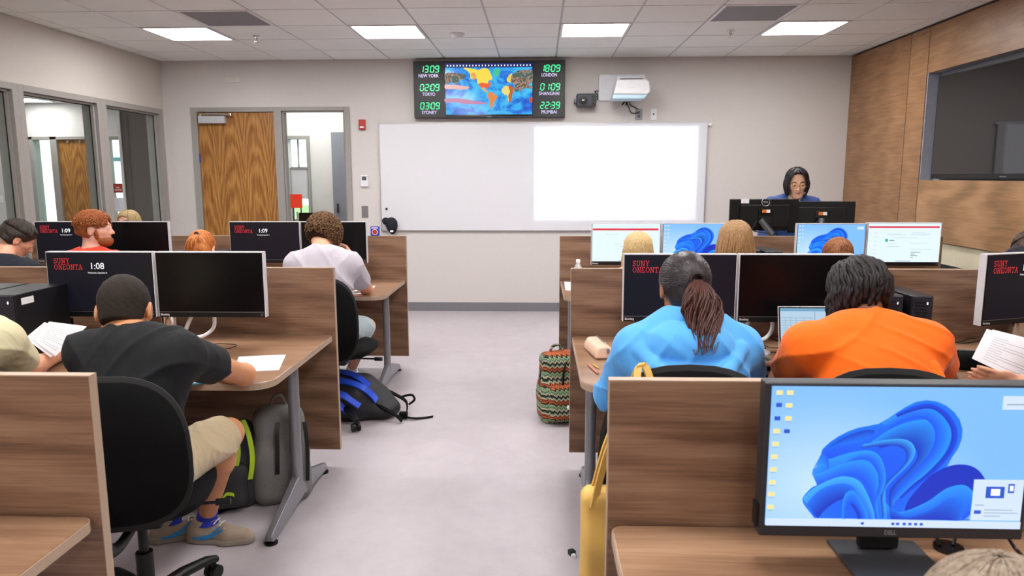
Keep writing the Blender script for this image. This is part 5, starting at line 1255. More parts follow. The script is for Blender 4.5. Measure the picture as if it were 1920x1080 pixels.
        lo2 = np.array(c)-.24; hi2 = np.array(c)+.24; lo2[2] = 0; hi2[2] = .16
        s_ = sdf_obj('shoe', fshoe, lo2, hi2, .005, sm[0], parent=o, org=org); so = sdf_obj('sole', fsole, lo2, hi2, .005, sm[1], org=(0, 0, 0)); so.data.transform(Matrix.Translation((-org[0], -org[1], 0))); so.parent = s_
        if sm[2] is not None:
            m = MB(); p0 = an-Vector(org); 
            kv = (kn-an).normalized(); m.tube([p0-Vector((0, 0, .03)), p0, p0+kv*.035], [.046, .041, .040], 18); m.build('sock', sm[2], o, smooth=True)
            if len(sm) > 3:
                m = MB(); sdp = sdv*(1 if (sdv.y < 0) else -1)
                for q_ in ([(-.02, .03), (.03, .045), (.075, .085)], [(.01, .03), (.045, .045), (.085, .07)], [(-.045, .032), (-.02, .03), (.01, .03)]):
                    m.ribbon([c-Vector(org)+f*u+sdp*(.042 if u < .06 else .038)+Vector((0, 0, v)) for u, v in q_], .010, .003, (0, 0, 1))
                m.build('shoe_stripe', sm[3], s_)
                m = MB()
                for i in range(4): m.tube([c-Vector(org)+f*(.02+i*.022)+sdv*a_+Vector((0, 0, .098-i*.009+(0 if a_ else .004))) for a_ in (-.028, 0, .028)], .003, 6)
                m.build('shoe_laces', plain('lace', '#cfc6b8', .8), s_)
    if hair: hair(o, fr, org)
    return o, fr, org

# ------------------------------------------------------------------ hair
HE = ((0, -.012, .03), (.075, .096, .086))
def cap_f(fr, t, face=(.085, .075, .785, .62), zn=-.05, ear=.03, disp=None, back=0):
    def f(P):
        p = to_local(P, fr); q = p.copy(); q[:, 0] = np.abs(q[:, 0])
        d = ell(p, (0, HE[0][1]-back/2, HE[0][2]), (HE[1][0]+t, HE[1][1]+t+back/2, HE[1][2]+t))
        d = smin(d, ell(p, (0, -.05, -.035), (.056+t*.6, .044+t, .055)), .03)
        if disp is not None: d = d+disp(p)
        d = smax(d, (p[:, 1]-face[0])*face[2]-(p[:, 2]-face[1])*face[3], .008)
        d = smax(d, zn-p[:, 2]-.25*p[:, 1], .008)
        if ear: d = smax(d, ear-np.sqrt(((q-np.array([.082, 0, -.01], dtype=np.float32))**2).sum(1)), .006)
        return d*fr[2]
    return f
def cap(o, fr, org, mat, h=.005, name='hair', lone=False, **kw):
    f = cap_f(fr, **kw); c = fr[1]; return sdf_obj(name, f, c-.18, c+.18, h, mat if lone else HDARK[mat.name+'>'], parent=o, org=org)
def on_ell(az, th, t):
    """az from front (+y) towards +x ; th from top"""
    return (HE[0][0]+(HE[1][0]+t)*math.sin(th)*math.sin(az), HE[0][1]+(HE[1][1]+t)*math.sin(th)*math.cos(az), HE[0][2]+(HE[1][2]+t)*math.cos(th))
def curtain(fr, org, n, azmin, t, th_end, drop, r=.0045, seed=1, wob=.004, flare=0., th0=.1, part=0, taper=.5, inward=0, front=None):
    th_all = th_end
    rn = random.Random(seed); mb = MB(); o = Vector(org)
    for i in range(n):
        az = azmin+(2*PI-2*azmin)*(i+rn.random())/n; tt = t+rn.uniform(-.002, .004); P = []; ph = rn.uniform(0, 6)
        th_end = th_all if front is None or 1.0 < az < 2*PI-1.0 else front; t0 = th0+rn.uniform(0, .5)*(th_end-th0)
        for k in range(7):
            th = t0+(th_end-t0)*k/6; x, y, z = on_ell(az+wob*8*math.sin(k+ph), th, tt)
            P.append(to_world((x, y, z), fr))
        D = drop*rn.uniform(.82, 1.08); out = (P[-1]-to_world(HE[0], fr)); out.z = 0; out = out.normalized() if out.length > 1e-5 else out; q = P[-1]
        if D > .01:
            for k in range(1, 6):
                P.append(q+Vector((0, 0, -D*k/5))+out*(flare*math.sin(k/5*PI)-inward*(k/5)**2)+Vector((wob*math.sin(k*1.7+ph), wob*math.cos(k*1.3+ph), 0)))
        m = len(P); rr = [r*(1-(1-taper)*(k/(m-1))**2)*rn.uniform(.9, 1.1) for k in range(m)]; rr[0] = r*.4
        mb.tube([p-o for p in P], rr, 5)
    return mb
def pony_wrap(fr, org, n, tie, t, r=.004, seed=2, azs=(0, 2*PI), th_line=1.5):
    rn = random.Random(seed); mb = MB(); o = Vector(org); tv = Vector(tie)
    for i in range(n):
        az = azs[0]+(azs[1]-azs[0])*(i+rn.random())/n; aa = abs(((az+PI) % (2*PI))-PI); thm = th_line-.40+1.02*min(1, max(0, (aa-.9)/.6))
        a = Vector(on_ell(az, thm, t)).lerp(tv, rn.uniform(0, .45) if i % 2 else 0); P = []
        for k in range(9):
            u = k/8; p = a.lerp(tv, u)-Vector(HE[0]); e = Vector(tuple(HE[1][j]+t for j in range(3)))
            s = 1/math.sqrt(sum((p[j]/e[j])**2 for j in range(3))) if p.length > 1e-5 else 1
            pp = Vector(HE[0])+p*s if u < .97 else tv; P.append(to_world(pp, fr)-o)
        mb.tube(P, [r*.6]+[r]*7+[r*.6], 5)
    return mb
def tail(start, dirs, n, L, spread, r, seed, org, wob=.008, lean=0):
    rn = random.Random(seed); mb = MB(); o = Vector(org); s = Vector(start)
    for i in range(n):
        a = rn.uniform(0, 2*PI); rad = spread*math.sqrt(rn.random()); off = Vector((math.cos(a)*rad, math.sin(a)*rad*.6, 0)); LL = L*rn.uniform(.7, 1.05); ph = rn.uniform(0, 6); P = []
        for k in range(11):
            u = k/10; sp = math.sin(min(1, u*2.2)*PI/2)*(1-.45*max(0, u-.5)*2); P.append(s+Vector((0, -lean*LL*u*u, 0))+Vector(dirs)*(.035*math.sin(min(1, u*3)*PI/2))+off*sp*1.0+Vector((wob*math.sin(u*7+ph), wob*math.cos(u*6+ph), -LL*u))-o)
        mb.tube(P, [r*.6]+[r]*7+[r*.8, r*.5, r*.2], 5)
    return mb
def hair_parts(mb, mat, parent, name='hair'): return mb.build(name, mat, parent, smooth=True)

# ================================================================== chairs
def cushion(w, h_, t, n=3.0, curv=0.0, pad=.3, ny=10, nk=36, taper=0):
    """superellipse cushion in XZ, thickness along Y"""
    vs = []; fs = []
    def ring(s, y, off):
        out = []
        for k in range(nk):
            a = 2*PI*k/nk; c, d = math.cos(a), math.sin(a); x = abs(c)**(2/n)*(1 if c > 0 else -1)*w/2*s; z = abs(d)**(2/n)*(1 if d > 0 else -1)*h_/2*s
            x *= 1+taper*z/(h_/2); out.append((x, y+curv*(x*x)/(w*w/4)+off*(z/h_)**2, z))
        return out
    S = [0.02, .3, .6, .8, .92, .98, 1.0]
    rings = [ring(s, -t/2*(1-s**8*.75), 0) for s in S]+[ring(1.0, t/2*.25, 0)]+[ring(s, t/2*(1-s**8*.75), 0) for s in S[::-1][1:]]
    for r_ in rings: vs += r_
    m = len(rings); fs = [(i*nk+k, i*nk+(k+1) % nk, (i+1)*nk+(k+1) % nk, (i+1)*nk+k) for i in range(m-1) for k in range(nk)]
    fs += [tuple(range(nk-1, -1, -1)), tuple((m-1)*nk+k for k in range(nk))]; mb = MB(); mb.add(vs, fs); return mb
def chair(x, y, rz, label, seat_z=.46, back_h=.54, back_w=.48, bz=.73, back_y=-.24, mat=None, group='black swivel task chairs', roll=0, seat_w=.49):
    t = empty('swivel_chair', (x, y, 0), rz); tag(t, label, 'chair', group); mt = mat or M['blackf']
    mb = cushion(back_w, back_h, .075, 2.7, -.05, taper=-.06); o = mb.build('backrest', mt, t, smooth=True); o.location = (0, back_y, bz); o.rotation_euler = (-.10, 0, 0)
    mb = cushion(back_w*1.0+.012, back_h+.012, .02, 2.7, -.05, taper=-.06); p = mb.build('piping', plain('chair_shell', '#141417', .6), o, smooth=True); p.location = (0, -.012, 0)
    mb = cushion(seat_w, .47, .085, 3.2); s = mb.build('seat', mt, t, smooth=True); s.location = (0, .02, seat_z); s.rotation_euler = (PI/2, 0, 0)
    m = MB(); m.tube(cr([(0, back_y-.045, bz-.1), (0, back_y-.07, .47), (0, back_y+.03, seat_z-.07), (0, 0, seat_z-.07)], 6), .022, 8, flat=.6); m.build('back_bracket', M['black'], t, smooth=True)
    m = MB(); m.box(-.09, .09, -.1, .1, seat_z-.09, seat_z-.045); m.build('mechanism', M['black'], t, bevel=.01)
    m = MB(); m.tube([(.08, .05, seat_z-.075), (.25, .06, seat_z-.08)], [.006, .006], 8); m.tube([(.23, .06, seat_z-.08), (.28, .06, seat_z-.08)], .013, 8); m.build('lever', M['black'], t, smooth=True)
    m = MB(); m.cyl((0, 0, .11), (0, 0, .26), .028); m.cyl((0, 0, .26), (0, 0, seat_z-.08), .016); m.build('gas_column', M['black'], t, smooth=True)
    m = MB(); m.lathe([(.03, .05), (.05, .06), (.05, .115), (.03, .13)], (0, 0, 0), 20); m.build('hub', M['black'], t, smooth=True)
    for i in range(5):
        a = 2*PI*i/5+.35+roll; c, s_ = math.cos(a), math.sin(a); m = MB(); m.tube([(c*.03, s_*.03, .095), (c*.16, s_*.16, .098), (c*.27, s_*.27, .085), (c*.315, s_*.315, .07)], [.028, .026, .022, .017], 10, flat=.8); lg = m.build('base_arm', M['black'], t, smooth=True)
        m = MB(); q = Vector((c*.30, s_*.30, .027)); n = Vector((-s_, c, 0))
        for u in (-1, 1): m.cyl(q+n*u*.008, q+n*u*.024, .027, n=16)
        m.cyl(q+Vector((0, 0, .01)), q+Vector((0, 0, .05)), .012, n=10); m.build('caster', M['black'], lg, smooth=True)
    return t

# ================================================================== people
HH = .0065      # mesh step for the surfaces
def A(px, py, y): return at(px, py, 'y', y)
def sway(label, head_px, Y, yaw, pitch, skinm, shirt, hair, neck_px=None, dn=.0, lean=.16, sw=.185, sleeve='short', roll=0, hs=1.0, wide=1.0, dirY=1, arms=None, hipz=.56, h=None, pants=None, legs=None, extra=None, collar=None, desk=None, shoes=None, shoulder_dz=-.055, chairp=None, turn=0, **kw):
    """seated student with the head at a known pixel and distance"""
    hc = A(head_px[0], head_px[1], Y)
    nk = Vector((hc.x, hc.y-.075*dirY, hc.z-.135)) if neck_px is None else A(*neck_px)
    r = Vector((math.cos(turn), math.sin(turn), 0))*dirY
    shl = nk-r*sw+Vector((0, .0, shoulder_dz)); shr = nk+r*sw+Vector((0, 0, shoulder_dz))
    hips = Vector((nk.x, nk.y-lean*dirY, hipz))
    if arms is None:
        dz = DZ+.045; yy = nk.y+.17*dirY
        arms = {'L': (shl-r*.05+Vector((0, .14*dirY, dz+.03-shl.z if shl.z-dz < .3 else -.27)), None), 'R': (shr+r*.05+Vector((0, .14*dirY, dz+.03-shr.z if shr.z-dz < .3 else -.27)), None)}
        arms = {k_: (e, Vector((e.x+(r.x*.10 if k_ == 'L' else -r.x*.10), e.y+.22*dirY, dz)), (r.x*.25*(1 if k_ == 'L' else -1), 1*dirY, 0), (0, 0, -1), .35) for k_, (e, _) in arms.items()}
    else:
        arms = arms(shl, shr, nk)
    o = person(label, (hc, yaw, pitch, roll, hs), nk, shl, shr, hips, arms, legs=legs(hips) if legs else None, skinm=skinm, shirt=shirt, pants=pants or (M['denim'], True), sleeve=sleeve, h=h or .0075, wide=wide, extra=extra, hair=hair, dirY=dirY, collar=collar, shoes=shoes, group=None, **kw)
    return o, hips
M['denim'] = cloth('denim', '#3b4660'); M['khaki'] = cloth('khaki', '#c0ad8c', .85, .9, 9); M['ltblue'] = cloth('pale_shorts', '#a9b8bd')
M['tblack'] = cloth('black_tshirt', '#17181b', .8, .7, 6); M['tgrey'] = cloth('grey_tshirt', '#bdb6bf', .85, .55, 6); M['torange'] = cloth('orange_tshirt', '#fb6a08', .8, .6, 6); M['hoodie'] = cloth('sky_blue_hoodie', '#58a8ee', .85, .6, 5)
M['tred'] = cloth('red_tshirt', '#d83a20'); M['tcream'] = cloth('cream_tshirt', '#cfc7a2', .85, .8, 6); M['navy'] = cloth('navy_jacket', '#2c4680', .7, .4, 8); M['tdark'] = cloth('dark_navy_tshirt', '#20222c'); M['tpink'] = cloth('pink_top', '#c98f84')

# ---- G: black shirt student
def hairG(o, fr, org):
    dp = lambda p: .0012*np.sin(p[:, 0]*260+5*np.sin(p[:, 2]*90))*np.sin(p[:, 2]*240)
    cap(o, fr, org, hairm('hair_buzz', '#17120e', '#332820', .75, (220, 220, 220), .25), h=.004, lone=True, t=.004, zn=-.068, ear=.028, disp=dp)
hG = A(234, 583, 2.42)
nk = A(256, 640, 2.33); shl = A(166, 662, 2.34); shr = A(334, 664, 2.31)
hips = Vector((-1.34, 2.22, .585))
elR = at(458, 712, 'y', 2.72); elR.z = DZ+.045; elL = Vector((shl.x-.03, 2.50, .80)); wrR = Vector((elR.x-.23, elR.y+.13, DZ+.04)); wrL = Vector((elL.x+.1, 2.86, DZ+.04))
knR = at(428, 812, 'y', 2.66); knR.z = max(.5, knR.z); anR = at(388, 968, 'z', .11); knL = Vector((hips.x-.12, 2.62, .56)); anL = at(322, 965, 'z', .11)
legsG = [(hips-Vector((.09, 0, 0)), knL, anL, Vector((.9, .4, 0))), (hips+Vector((.09, 0, 0)), knR, anR, Vector((1, -.05, 0)))]
shoesG = (plain('shoe_taupe', '#a3927f', .75, noise=.1, nscale=160, bump=.3), plain('shoe_sole_grey', '#8d8376', .6), plain('sock_blue', '#1c2fa0', .8), plain('stripe_cyan', '#1f8ad0', .5))
person('student in black t-shirt with buzzed dark hair and khaki shorts, seated', (hG, 15, 22, 0, 1.04), nk, shl, shr, hips,
       {'L': (elL, wrL, (.3, 1, -.1), (0, 0, -1), .4), 'R': (elR, wrR, (-.9, .35, 0), (0, 0, -1), .5)}, legs=legsG, skinm=M['sk_tan'], shirt=M['tblack'], pants=(M['khaki'], False), h=.006, hair=hairG, shoes=shoesG, wide=1.0, slen=.5)
chair(-1.357, 2.29, .24, 'black swivel chair under the black shirt student', seat_z=.47, back_h=.46, back_w=.50, bz=.715, back_y=-.27, roll=-.62, seat_w=.465)

# ---- F: curly haired student
def curls(fr, org, n, t, r, seed, azmin=.6, thmax=1.95):
    rn = random.Random(seed); mb = MB(); o = Vector(org); ga = PI*(3-math.sqrt(5))
    for i in range(n):
        u = (i+.5)/n; th = math.acos(1-u*(1-math.cos(thmax))); az = (i*ga) % (2*PI)
        if th > 1.05 and (az < azmin or az > 2*PI-azmin): continue
        c = Vector(on_ell(az, th, t)); nrm = (c-Vector(HE[0])).normalized(); a = nrm.orthogonal().normalized(); b = nrm.cross(a); ph = rn.uniform(0, 6); R = rn.uniform(.008, .017); P = []
        for k in range(9):
            an = ph+k*.85; P.append(to_world(c+(a*math.cos(an)+b*math.sin(an))*R*(1-.04*k)+nrm*(.002*k-.006)+Vector((0, 0, -.0015*k)), fr)-o)
        mb.tube(P, [r*.5]+[r]*7+[r*.5], 5)
    return mb
def hairF(o, fr, org):
    mt = hairm('hair_brown_curly', '#2f1d10', '#80592f', .6, (60, 60, 60)); x = cap(o, fr, org, mt, t=.016, zn=-.085, ear=.034, disp=lambda p: .004*np.sin(p[:, 0]*95)*np.sin(p[:, 1]*90+1)*np.sin(p[:, 2]*85))
    join_mb(x, curls(fr, org, 640, .026, .0052, 5, .6, 2.2))
def armsF(shl, shr, nk):
    e = at(687, 549, 'y', 4.96); e.z = DZ+.04; w = A(662, 487, 4.80); l = Vector((shl.x-.05, 4.78, DZ+.05)); return {'R': (e, w, (-.45, .0, .8), (-.8, -.35, -.3), .9), 'L': (l, Vector((l.x+.22, 5.0, DZ+.04)), (1, .4, 0), (0, 0, -1), .3)}
hipF = None
def legsF(h): return [(h-Vector((.09, 0, 0)), Vector((h.x-.15, 4.95, .55)), Vector((h.x-.15, 5.0, .11)), Vector((0, 1, 0))), (h+Vector((.09, 0, 0)), at(688, 612, 'y', 4.88), at(660, 690, 'z', .11), Vector((.2, 1, 0)))]
(oF, frF, orgF), hF = sway('curly brown haired student in grey t-shirt resting head on hand', (608, 440), 4.66, -18, 38, M['sk_light'], M['tgrey'], hairF, neck_px=(606, 476, 4.50), sw=.165, wide=1.12, slen=.62, arms=armsF, pants=(M['ltblue'], False), legs=legsF, turn=.08, lean=.12, hs=1.03, shoulder_dz=-.07, shoes=(plain('shoe_grey', '#8d8f98', .6), plain('shoe_sole', '#8c8a88', .6), plain('sock_white', '#e6e4e6', .8)))
chair(hF.x+.07, hF.y+.08, -.05, 'black swivel chair under the curly haired student', bz=.68, back_h=.52)

# ---- C, D, E: other students of the left row
def hair_short(mt, t=.016, seed=1, r=.0035, n=380, zn=-.06):
    def f(o, fr, org):
        x = cap(o, fr, org, mt, t=t, zn=zn, ear=.030, lone=True, disp=lambda p: .002*np.sin(p[:, 0]*120+3*np.sin(p[:, 2]*50))*np.sin(p[:, 1]*60))
        join_mb(x, curtain(fr, org, n, .0, t+.0015, 1.32, 0, r=r, seed=seed, th0=.05, front=.95))
    return f
sway('dark haired student in dark shirt bent over, at the far left edge', (32, 450), 4.72, -48, 38, M['sk_light'], M['tdark'], hair_short(hairm('hair_dark', '#17110e', '#3d2e25'), .018, 3), neck_px=(6, 494, 4.58), sw=.17, wide=1.0)
def hairD(o, fr, org):
    mt = hairm('hair_auburn', '#6b3214', '#b0642c', .6, (90, 90, 90)); x = cap(o, fr, org, mt, t=.015, zn=-.06, ear=.034, lone=True, disp=lambda p: .0035*np.sin(p[:, 0]*110)*np.sin(p[:, 1]*100+1)*np.sin(p[:, 2]*95)); join_mb(x, curls(fr, org, 420, .016, .0036, 9, .5, 1.5))
    f = lambda P: smax(smin(ell(to_local(P, fr), (0, .05, -.075), (.06, .056, .042)), ell(to_local(P, fr), (0, .022, -.025), (.0785, .024, .062)), .02), -ell(to_local(P, fr), (0, .11, -.038), (.035, .05, .018)), .01)*fr[2]+.0015*np.sin(P[:, 0]*300)*np.sin(P[:, 2]*280)
    g = lambda P: smax(f(P), to_local(P, fr)[:, 2]+.012-np.clip((.045-to_local(P, fr)[:, 1])*1.6, 0, .05), .008)
    sdf_obj('beard', g, fr[1]-.17, fr[1]+.17, .004, mt, parent=o, org=org)
sway('auburn haired bearded student in red shirt looking to the right', (178, 430), 4.74, -72, 2, M['sk_pale'], M['tred'], hairD, neck_px=(172, 478, 4.70), sw=.17, hs=1.02)
TIEM = plain('hair_tie', '#241818', .8)
def hair_pony(mt, tie, n, L, spread, r, seed, dirs, t=.008, wrap_n=220):
    def f(o, fr, org):
        x = cap(o, fr, org, mt, t=t, zn=-.075, ear=.031, lone=True); join_mb(x, pony_wrap(fr, org, wrap_n, tie, t+.001, r=.0028, seed=seed))
        tw = to_world(tie, fr); mb = tail(tw, dirs, n, L, spread, r, seed, org); join_mb(x, mb)
        m = MB(); d = (tw-to_world(HE[0], fr)).normalized(); a = d.orthogonal().normalized(); b = d.cross(a); c = tw-Vector(org)+d*.008
        m.tube([c+(a*math.cos(2*PI*k/14)+b*math.sin(2*PI*k/14))*.010 for k in range(15)], .005, 6); m.build('hair_tie', TIEM, o, smooth=True)
    return f
sway('ginger student with a ponytail between the left monitor pairs', (378, 468), 4.66, 5, 32, M['sk_pale'], M['tpink'], hair_pony(hairm('hair_ginger', '#a0501e', '#dc8c48', .5, (40, 40, 8)), (0, -.112, .055), 60, .18, .034, .0036, 4, (0, -2.3, .4)), sw=.16, wide=.88)
# ---- B: blond student facing the camera
def hair_long(mt, n, t, azmin, th, drop, seed, r=.0045, capn=-.09, flare=.01, inward=0, back=0, hl=(.085, .075, .785, .62)):
    def f(o, fr, org):
        x = cap(o, fr, org, mt, t=t, zn=capn, ear=0, back=back, face=hl, lone=True); join_mb(x, curtain(fr, org, n, azmin, t, th, drop, r=r, seed=seed, flare=flare, inward=inward, taper=.7))
    return f
mtB = hairm('hair_blond_dark', '#7d6444', '#c9ad7c', .5, (90, 90, 10))
sway('blond student facing the camera, peeking over the far left monitors', (240, 421), 6.25, 176, -4, M['sk_pale'], M['tpink'], hair_long(mtB, 220, .012, .62, 1.45, .16, 3), neck_px=(240, 466, 6.30), sw=.15, wide=.85, dirY=-1, hipz=.5)

# ---- I, J, K: right front row
mtI = hairm('hair_blond', '#a07c48', '#e6cd98', .45, (110, 110, 8)); mtJ = hairm('hair_light_brown', '#755234', '#bc9162', .45, (100, 100, 8)); mtK = hairm('hair_copper', '#5f3320', '#b27444', .5, (60, 60, 20))
sway('student with straight blond highlighted hair, right front row by the aisle', (1196, 472), 4.72, 0, 14, M['sk_pale'], M['tpink'], hair_long(mtI, 260, .012, .9, 1.5, .2, 5), sw=.165, wide=.88)
sway('student with long light brown hair in front of the teacher', (1378, 455), 4.60, 0, 10, M['sk_light'], M['tdark'], hair_long(mtJ, 320, .022, .9, 1.5, .30, 6, r=.005, flare=.02), sw=.17, wide=.9)
def hairK(o, fr, org):
    x = cap(o, fr, org, mtK, t=.01, zn=-.07, ear=.03, lone=True); join_mb(x, pony_wrap(fr, org, 220, (0, -.105, .07), .012, r=.0034, seed=4))
    tw = to_world((0, -.105, .07), fr); join_mb(x, tail(tw, (0, -1, 0), 40, .12, .028, .0035, 7, org)); 
sway('student with tied reddish brown hair, low in front of the blue monitor', (1571, 484), 4.64, 4, 34, M['sk_light'], M['tdark'], hairK, sw=.16, wide=.88)

# ---- L: blue hoodie student
def hoodL(nk, shl, shr):
    def ex(P, d):
        a = np.array(nk); u = []
        def chain(Q, r):
            h = None
            for p, q in zip(Q, Q[1:]):
                p_ = Vector(p); q_ = Vector(q); p_.y -= .6*max(0, -p_.z-.02); q_.y -= .6*max(0, -q_.z-.02); e = rc(P, nk+p_, nk+q_, r, r); h = e if h is None else smin(h, e, .02)
            return h
        o1 = chain([(-.15, .03, -.055), (-.165, -.06, -.075), (-.10, -.125, -.135), (.0, -.145, -.165), (.10, -.125, -.13), (.17, -.06, -.07), (.15, .03, -.05)], .026)
        o2 = chain([(-.08, .04, -.005), (-.105, -.04, -.01), (-.06, -.10, -.045), (.02, -.115, -.06), (.08, -.085, -.03), (.105, -.02, -.005), (.085, .04, -.005)], .030)
        body_ = ell(P, nk+Vector((0, -.085, -.065)), (.155, .10, .10)); body_ = smax(body_, -ell(P, nk+Vector((0, -.04, .055)), (.085, .07, .06)), .01)
        return smin(d, smin(smin(o1, body_, .006), o2, .006), .006)
    return ex
def hairL(o, fr, org):
    mt = hairm('hair_black_brown', '#0f0b0b', '#33262a', .4, (30, 30, 30), .5); mt2 = hairm('hair_ponytail_brown', '#2a1512', '#5e332a', .5, (70, 70, 10))
    tie = (.012, -.112, .022); x = cap(o, fr, org, mt, h=.004, t=.010, zn=-.085, ear=.030, lone=True); join_mb(x, pony_wrap(fr, org, 420, tie, .0105, r=.0022, seed=8))
    tw = to_world(tie, fr); mb = tail(tw, (.10, -1.5, 0), 250, .215, .060, .0034, 11, org, .014, .45); mb.build('ponytail', mt2, o, smooth=True)
    m = MB(); c = tw-Vector(org)+Vector((0, -.006, 0)); m.tube([c+Vector((.022*math.cos(2*PI*k/14), -.004, .022*math.sin(2*PI*k/14))) for k in range(15)], .008, 6); m.build('hair_tie', TIEM, o, smooth=True)
nkL = A(1283, 606, 2.50); slL = A(1192, 652, 2.48); srL = A(1386, 650, 2.50); hpL = Vector((nkL.x+.02, 2.26, .56))
eL = at(1146, 738, 'y', 2.66); eR = at(1405, 735, 'y', 2.68); eL.z = max(eL.z, .70); eR.z = max(eR.z, .74)
person('student in sky blue hoodie with dark brown ponytail, seen from behind', (A(1283, 540, 2.58), 4, 12, 0, 1.04), nkL, slL, srL, hpL,
       {'L': (eL, Vector((eL.x+.08, 2.90, DZ+.045)), (.5, 1, 0), (0, 0, -1), .4), 'R': (eR, Vector((eR.x-.05, 2.92, DZ+.045)), (-.4, 1, 0), (0, 0, -1), .4)}, skinm=M['sk_mid'], shirt=M['hoodie'], pants=(M['denim'], True), sleeve='long', h=.006, hair=hairL, wide=1.12, extra=hoodL(nkL, slL, srL), collar=lambda P, d: d)
m = MB(); earp = A(1243, 552, 2.56)
chair(.45, 2.36, .0, 'black swivel chair behind the blue hoodie student', bz=.714, back_h=.52, back_w=.54, back_y=-.25)
# ---- M: orange shirt student with locs
def hairM(o, fr, org):
    mt = hairm('hair_locs', '#0b090a', '#2a2326', .6, (40, 40, 40), .45); x = cap(o, fr, org, mt, t=.014, zn=-.07, ear=0)
    rn = random.Random(12); mb = MB(); o_ = Vector(org)
    for i in range(190):
        az = .62+(2*PI-1.24)*((i*.618034) % 1); t0 = .08+.85*rn.random(); P = []; ph = rn.uniform(0, 6); tt = .008+rn.uniform(-.002, .020)
        for k in range(6):
            th = t0+(1.62-t0)*k/5; P.append(to_world(on_ell(az+.05*math.sin(k*1.4+ph), th, tt+.004*math.sin(k*2+ph)), fr))
        D = rn.uniform(.04, .12); out = P[-1]-to_world(HE[0], fr); out.z = 0; out.normalize(); q = P[-1]
        for k in range(1, 5): P.append(q+Vector((0, 0, -D*k/4))+out*.006*math.sin(k)+Vector((.005*math.sin(k*2+ph), .005*math.cos(k*1.6+ph), 0)))
        mb.tube([p-o_ for p in P], [.005]+[.0066*(1+.25*math.sin(k*2.3+ph)) for k in range(8)]+[.003], 6)
    join_mb(x, mb)
def foldM(P, d):
    for a_, b_, r_ in (((-.02, -.13, -.03), (.05, -.205, -.12), .016), ((.05, -.205, -.12), (.10, -.235, -.26), .014), ((.03, -.135, -.03), (.02, -.18, -.08), .014), ((-.10, -.14, -.06), (-.13, -.21, -.22), .016), ((.16, -.13, -.1), (.19, -.17, -.28), .016)):
        a_ = Vector(a_); b_ = Vector(b_); a_.y = -.10+.62*a_.z; b_.y = -.115+.62*b_.z; d = smin(d, rc(P, nkM+a_, nkM+b_, r_, r_*.7), .014)
    return d
nkM = A(1622, 612, 2.50); slM = A(1512, 650, 2.44); srM = A(1735, 646, 2.46); hpM = Vector((nkM.x+.02, 2.2, .56))
eL = at(1466, 722, 'y', 2.64); eR = at(1772, 716, 'y', 2.62); eL.z = max(eL.z, .76); eR.z = max(eR.z, .76)
oM, frM, orgM = person('student in bright orange t-shirt with black locs, seen from behind', (A(1610, 552, 2.60), 22, 30, 0, .93), nkM, slM, srM, hpM,
       {'L': (eL, Vector((eL.x+.07, 2.90, DZ+.045)), (.4, 1, 0), (0, 0, -1), .4), 'R': (eR, Vector((eR.x-.12, 2.88, DZ+.045)), (-.4, 1, 0), (0, 0, -1), .4)}, skinm=M['sk_brown'], slen=.58, extra=foldM, shirt=M['torange'], pants=(M['denim'], True), h=.006, hair=hairM, wide=1.22)
chair(1.04, 2.36, -.05, 'black swivel chair behind the orange shirt student', bz=.714, back_h=.52, back_w=.54, back_y=-.27)
# ---- H: cream shirt student, mostly outside the frame on the left
def hands_pen(w): return w
slH = A(-210, 600, 2.5); srH = A(2, 640, 2.55); nkH = A(-105, 590, 2.5); hpH = Vector((nkH.x, 2.25, .56))
eR = at(52, 706, 'y', 2.78); eR.z = DZ+.045; wR = at(108, 678, 'y', 3.03); wR.z = max(wR.z, DZ+.035)
person('student in cream t-shirt writing with green pen at the left edge', (A(-95, 520, 2.62), 0, 30, 0, 1.0), nkH, slH, srH, hpH,
       {'R': (eR, wR, (.15, 1, -.05), (-.6, .1, -.7), .8), 'L': (Vector((slH.x-.03, 2.66, .78)), Vector((slH.x+.06, 2.9, DZ+.04)), (.4, 1, 0), (0, 0, -1), .4)}, skinm=M['sk_light'], shirt=M['tcream'], pants=(M['denim'], True), h=.006, hair=hair_short(hairm('hair_mid', '#2b1d14', '#5e432c'), .014, 8), wide=1.05)
chair(hpH.x, 2.34, 0, 'black swivel chair under the cream shirt student', bz=.70)
pe = wR+Vector((.045, .09, .045)); m = MB(); d = Vector((-.045, .03, .035)).normalized(); m.tube([-d*.06, d*.055], .0045, 8); m.tube([d*.055, d*.066], [.0045, .001], 8); o = m.build('pen', plain('green_pen', '#158a44', .4), smooth=True); o.location = pe; tag(o, 'green pen held by the cream shirt student', 'pen')
# ---- N: student at the right edge holding papers
wN = at(1918, 716, 'y', 2.74); hN = wN+Vector((-.085, .02, .01)); eN = Vector((wN.x+.24, 2.62, DZ+.05)); nkN = A(2110, 600, 2.5); slN = nkN+Vector((-.18, 0, -.06)); srN = nkN+Vector((.18, 0, -.06)); hpN = Vector((nkN.x, 2.25, .56))
person('hand of a student at the right edge holding up printed papers', (A(2110, 530, 2.6), 10, 25, 0, 1.0), nkN, slN, srN, hpN,
       {'L': (eN, wN, (-1, .25, .12), (-.1, .95, .45), .22), 'R': (Vector((srN.x+.02, 2.66, .78)), Vector((srN.x-.1, 2.9, DZ+.04)), (-.2, 1, 0), (0, 0, -1), .4)}, skinm=M['sk_light'], shirt=M['tdark'], pants=(M['denim'], True), h=.006, hair=hair_short(hairm('hair_mid2', '#2b1d14', '#5e432c'), .014, 9), wide=1.0)
chair(hpN.x, 2.34, 0, 'black swivel chair beyond the right picture edge', bz=.70)
yN = 2.85
sheet([A(1822, 672, 2.82), at(1955, 735, 'y', 2.80), A(2010, 660, 2.98), A(1850, 617, 2.98)], 'printed papers held up at the right edge, front sheet', lines=11, group='papers held at the right edge')
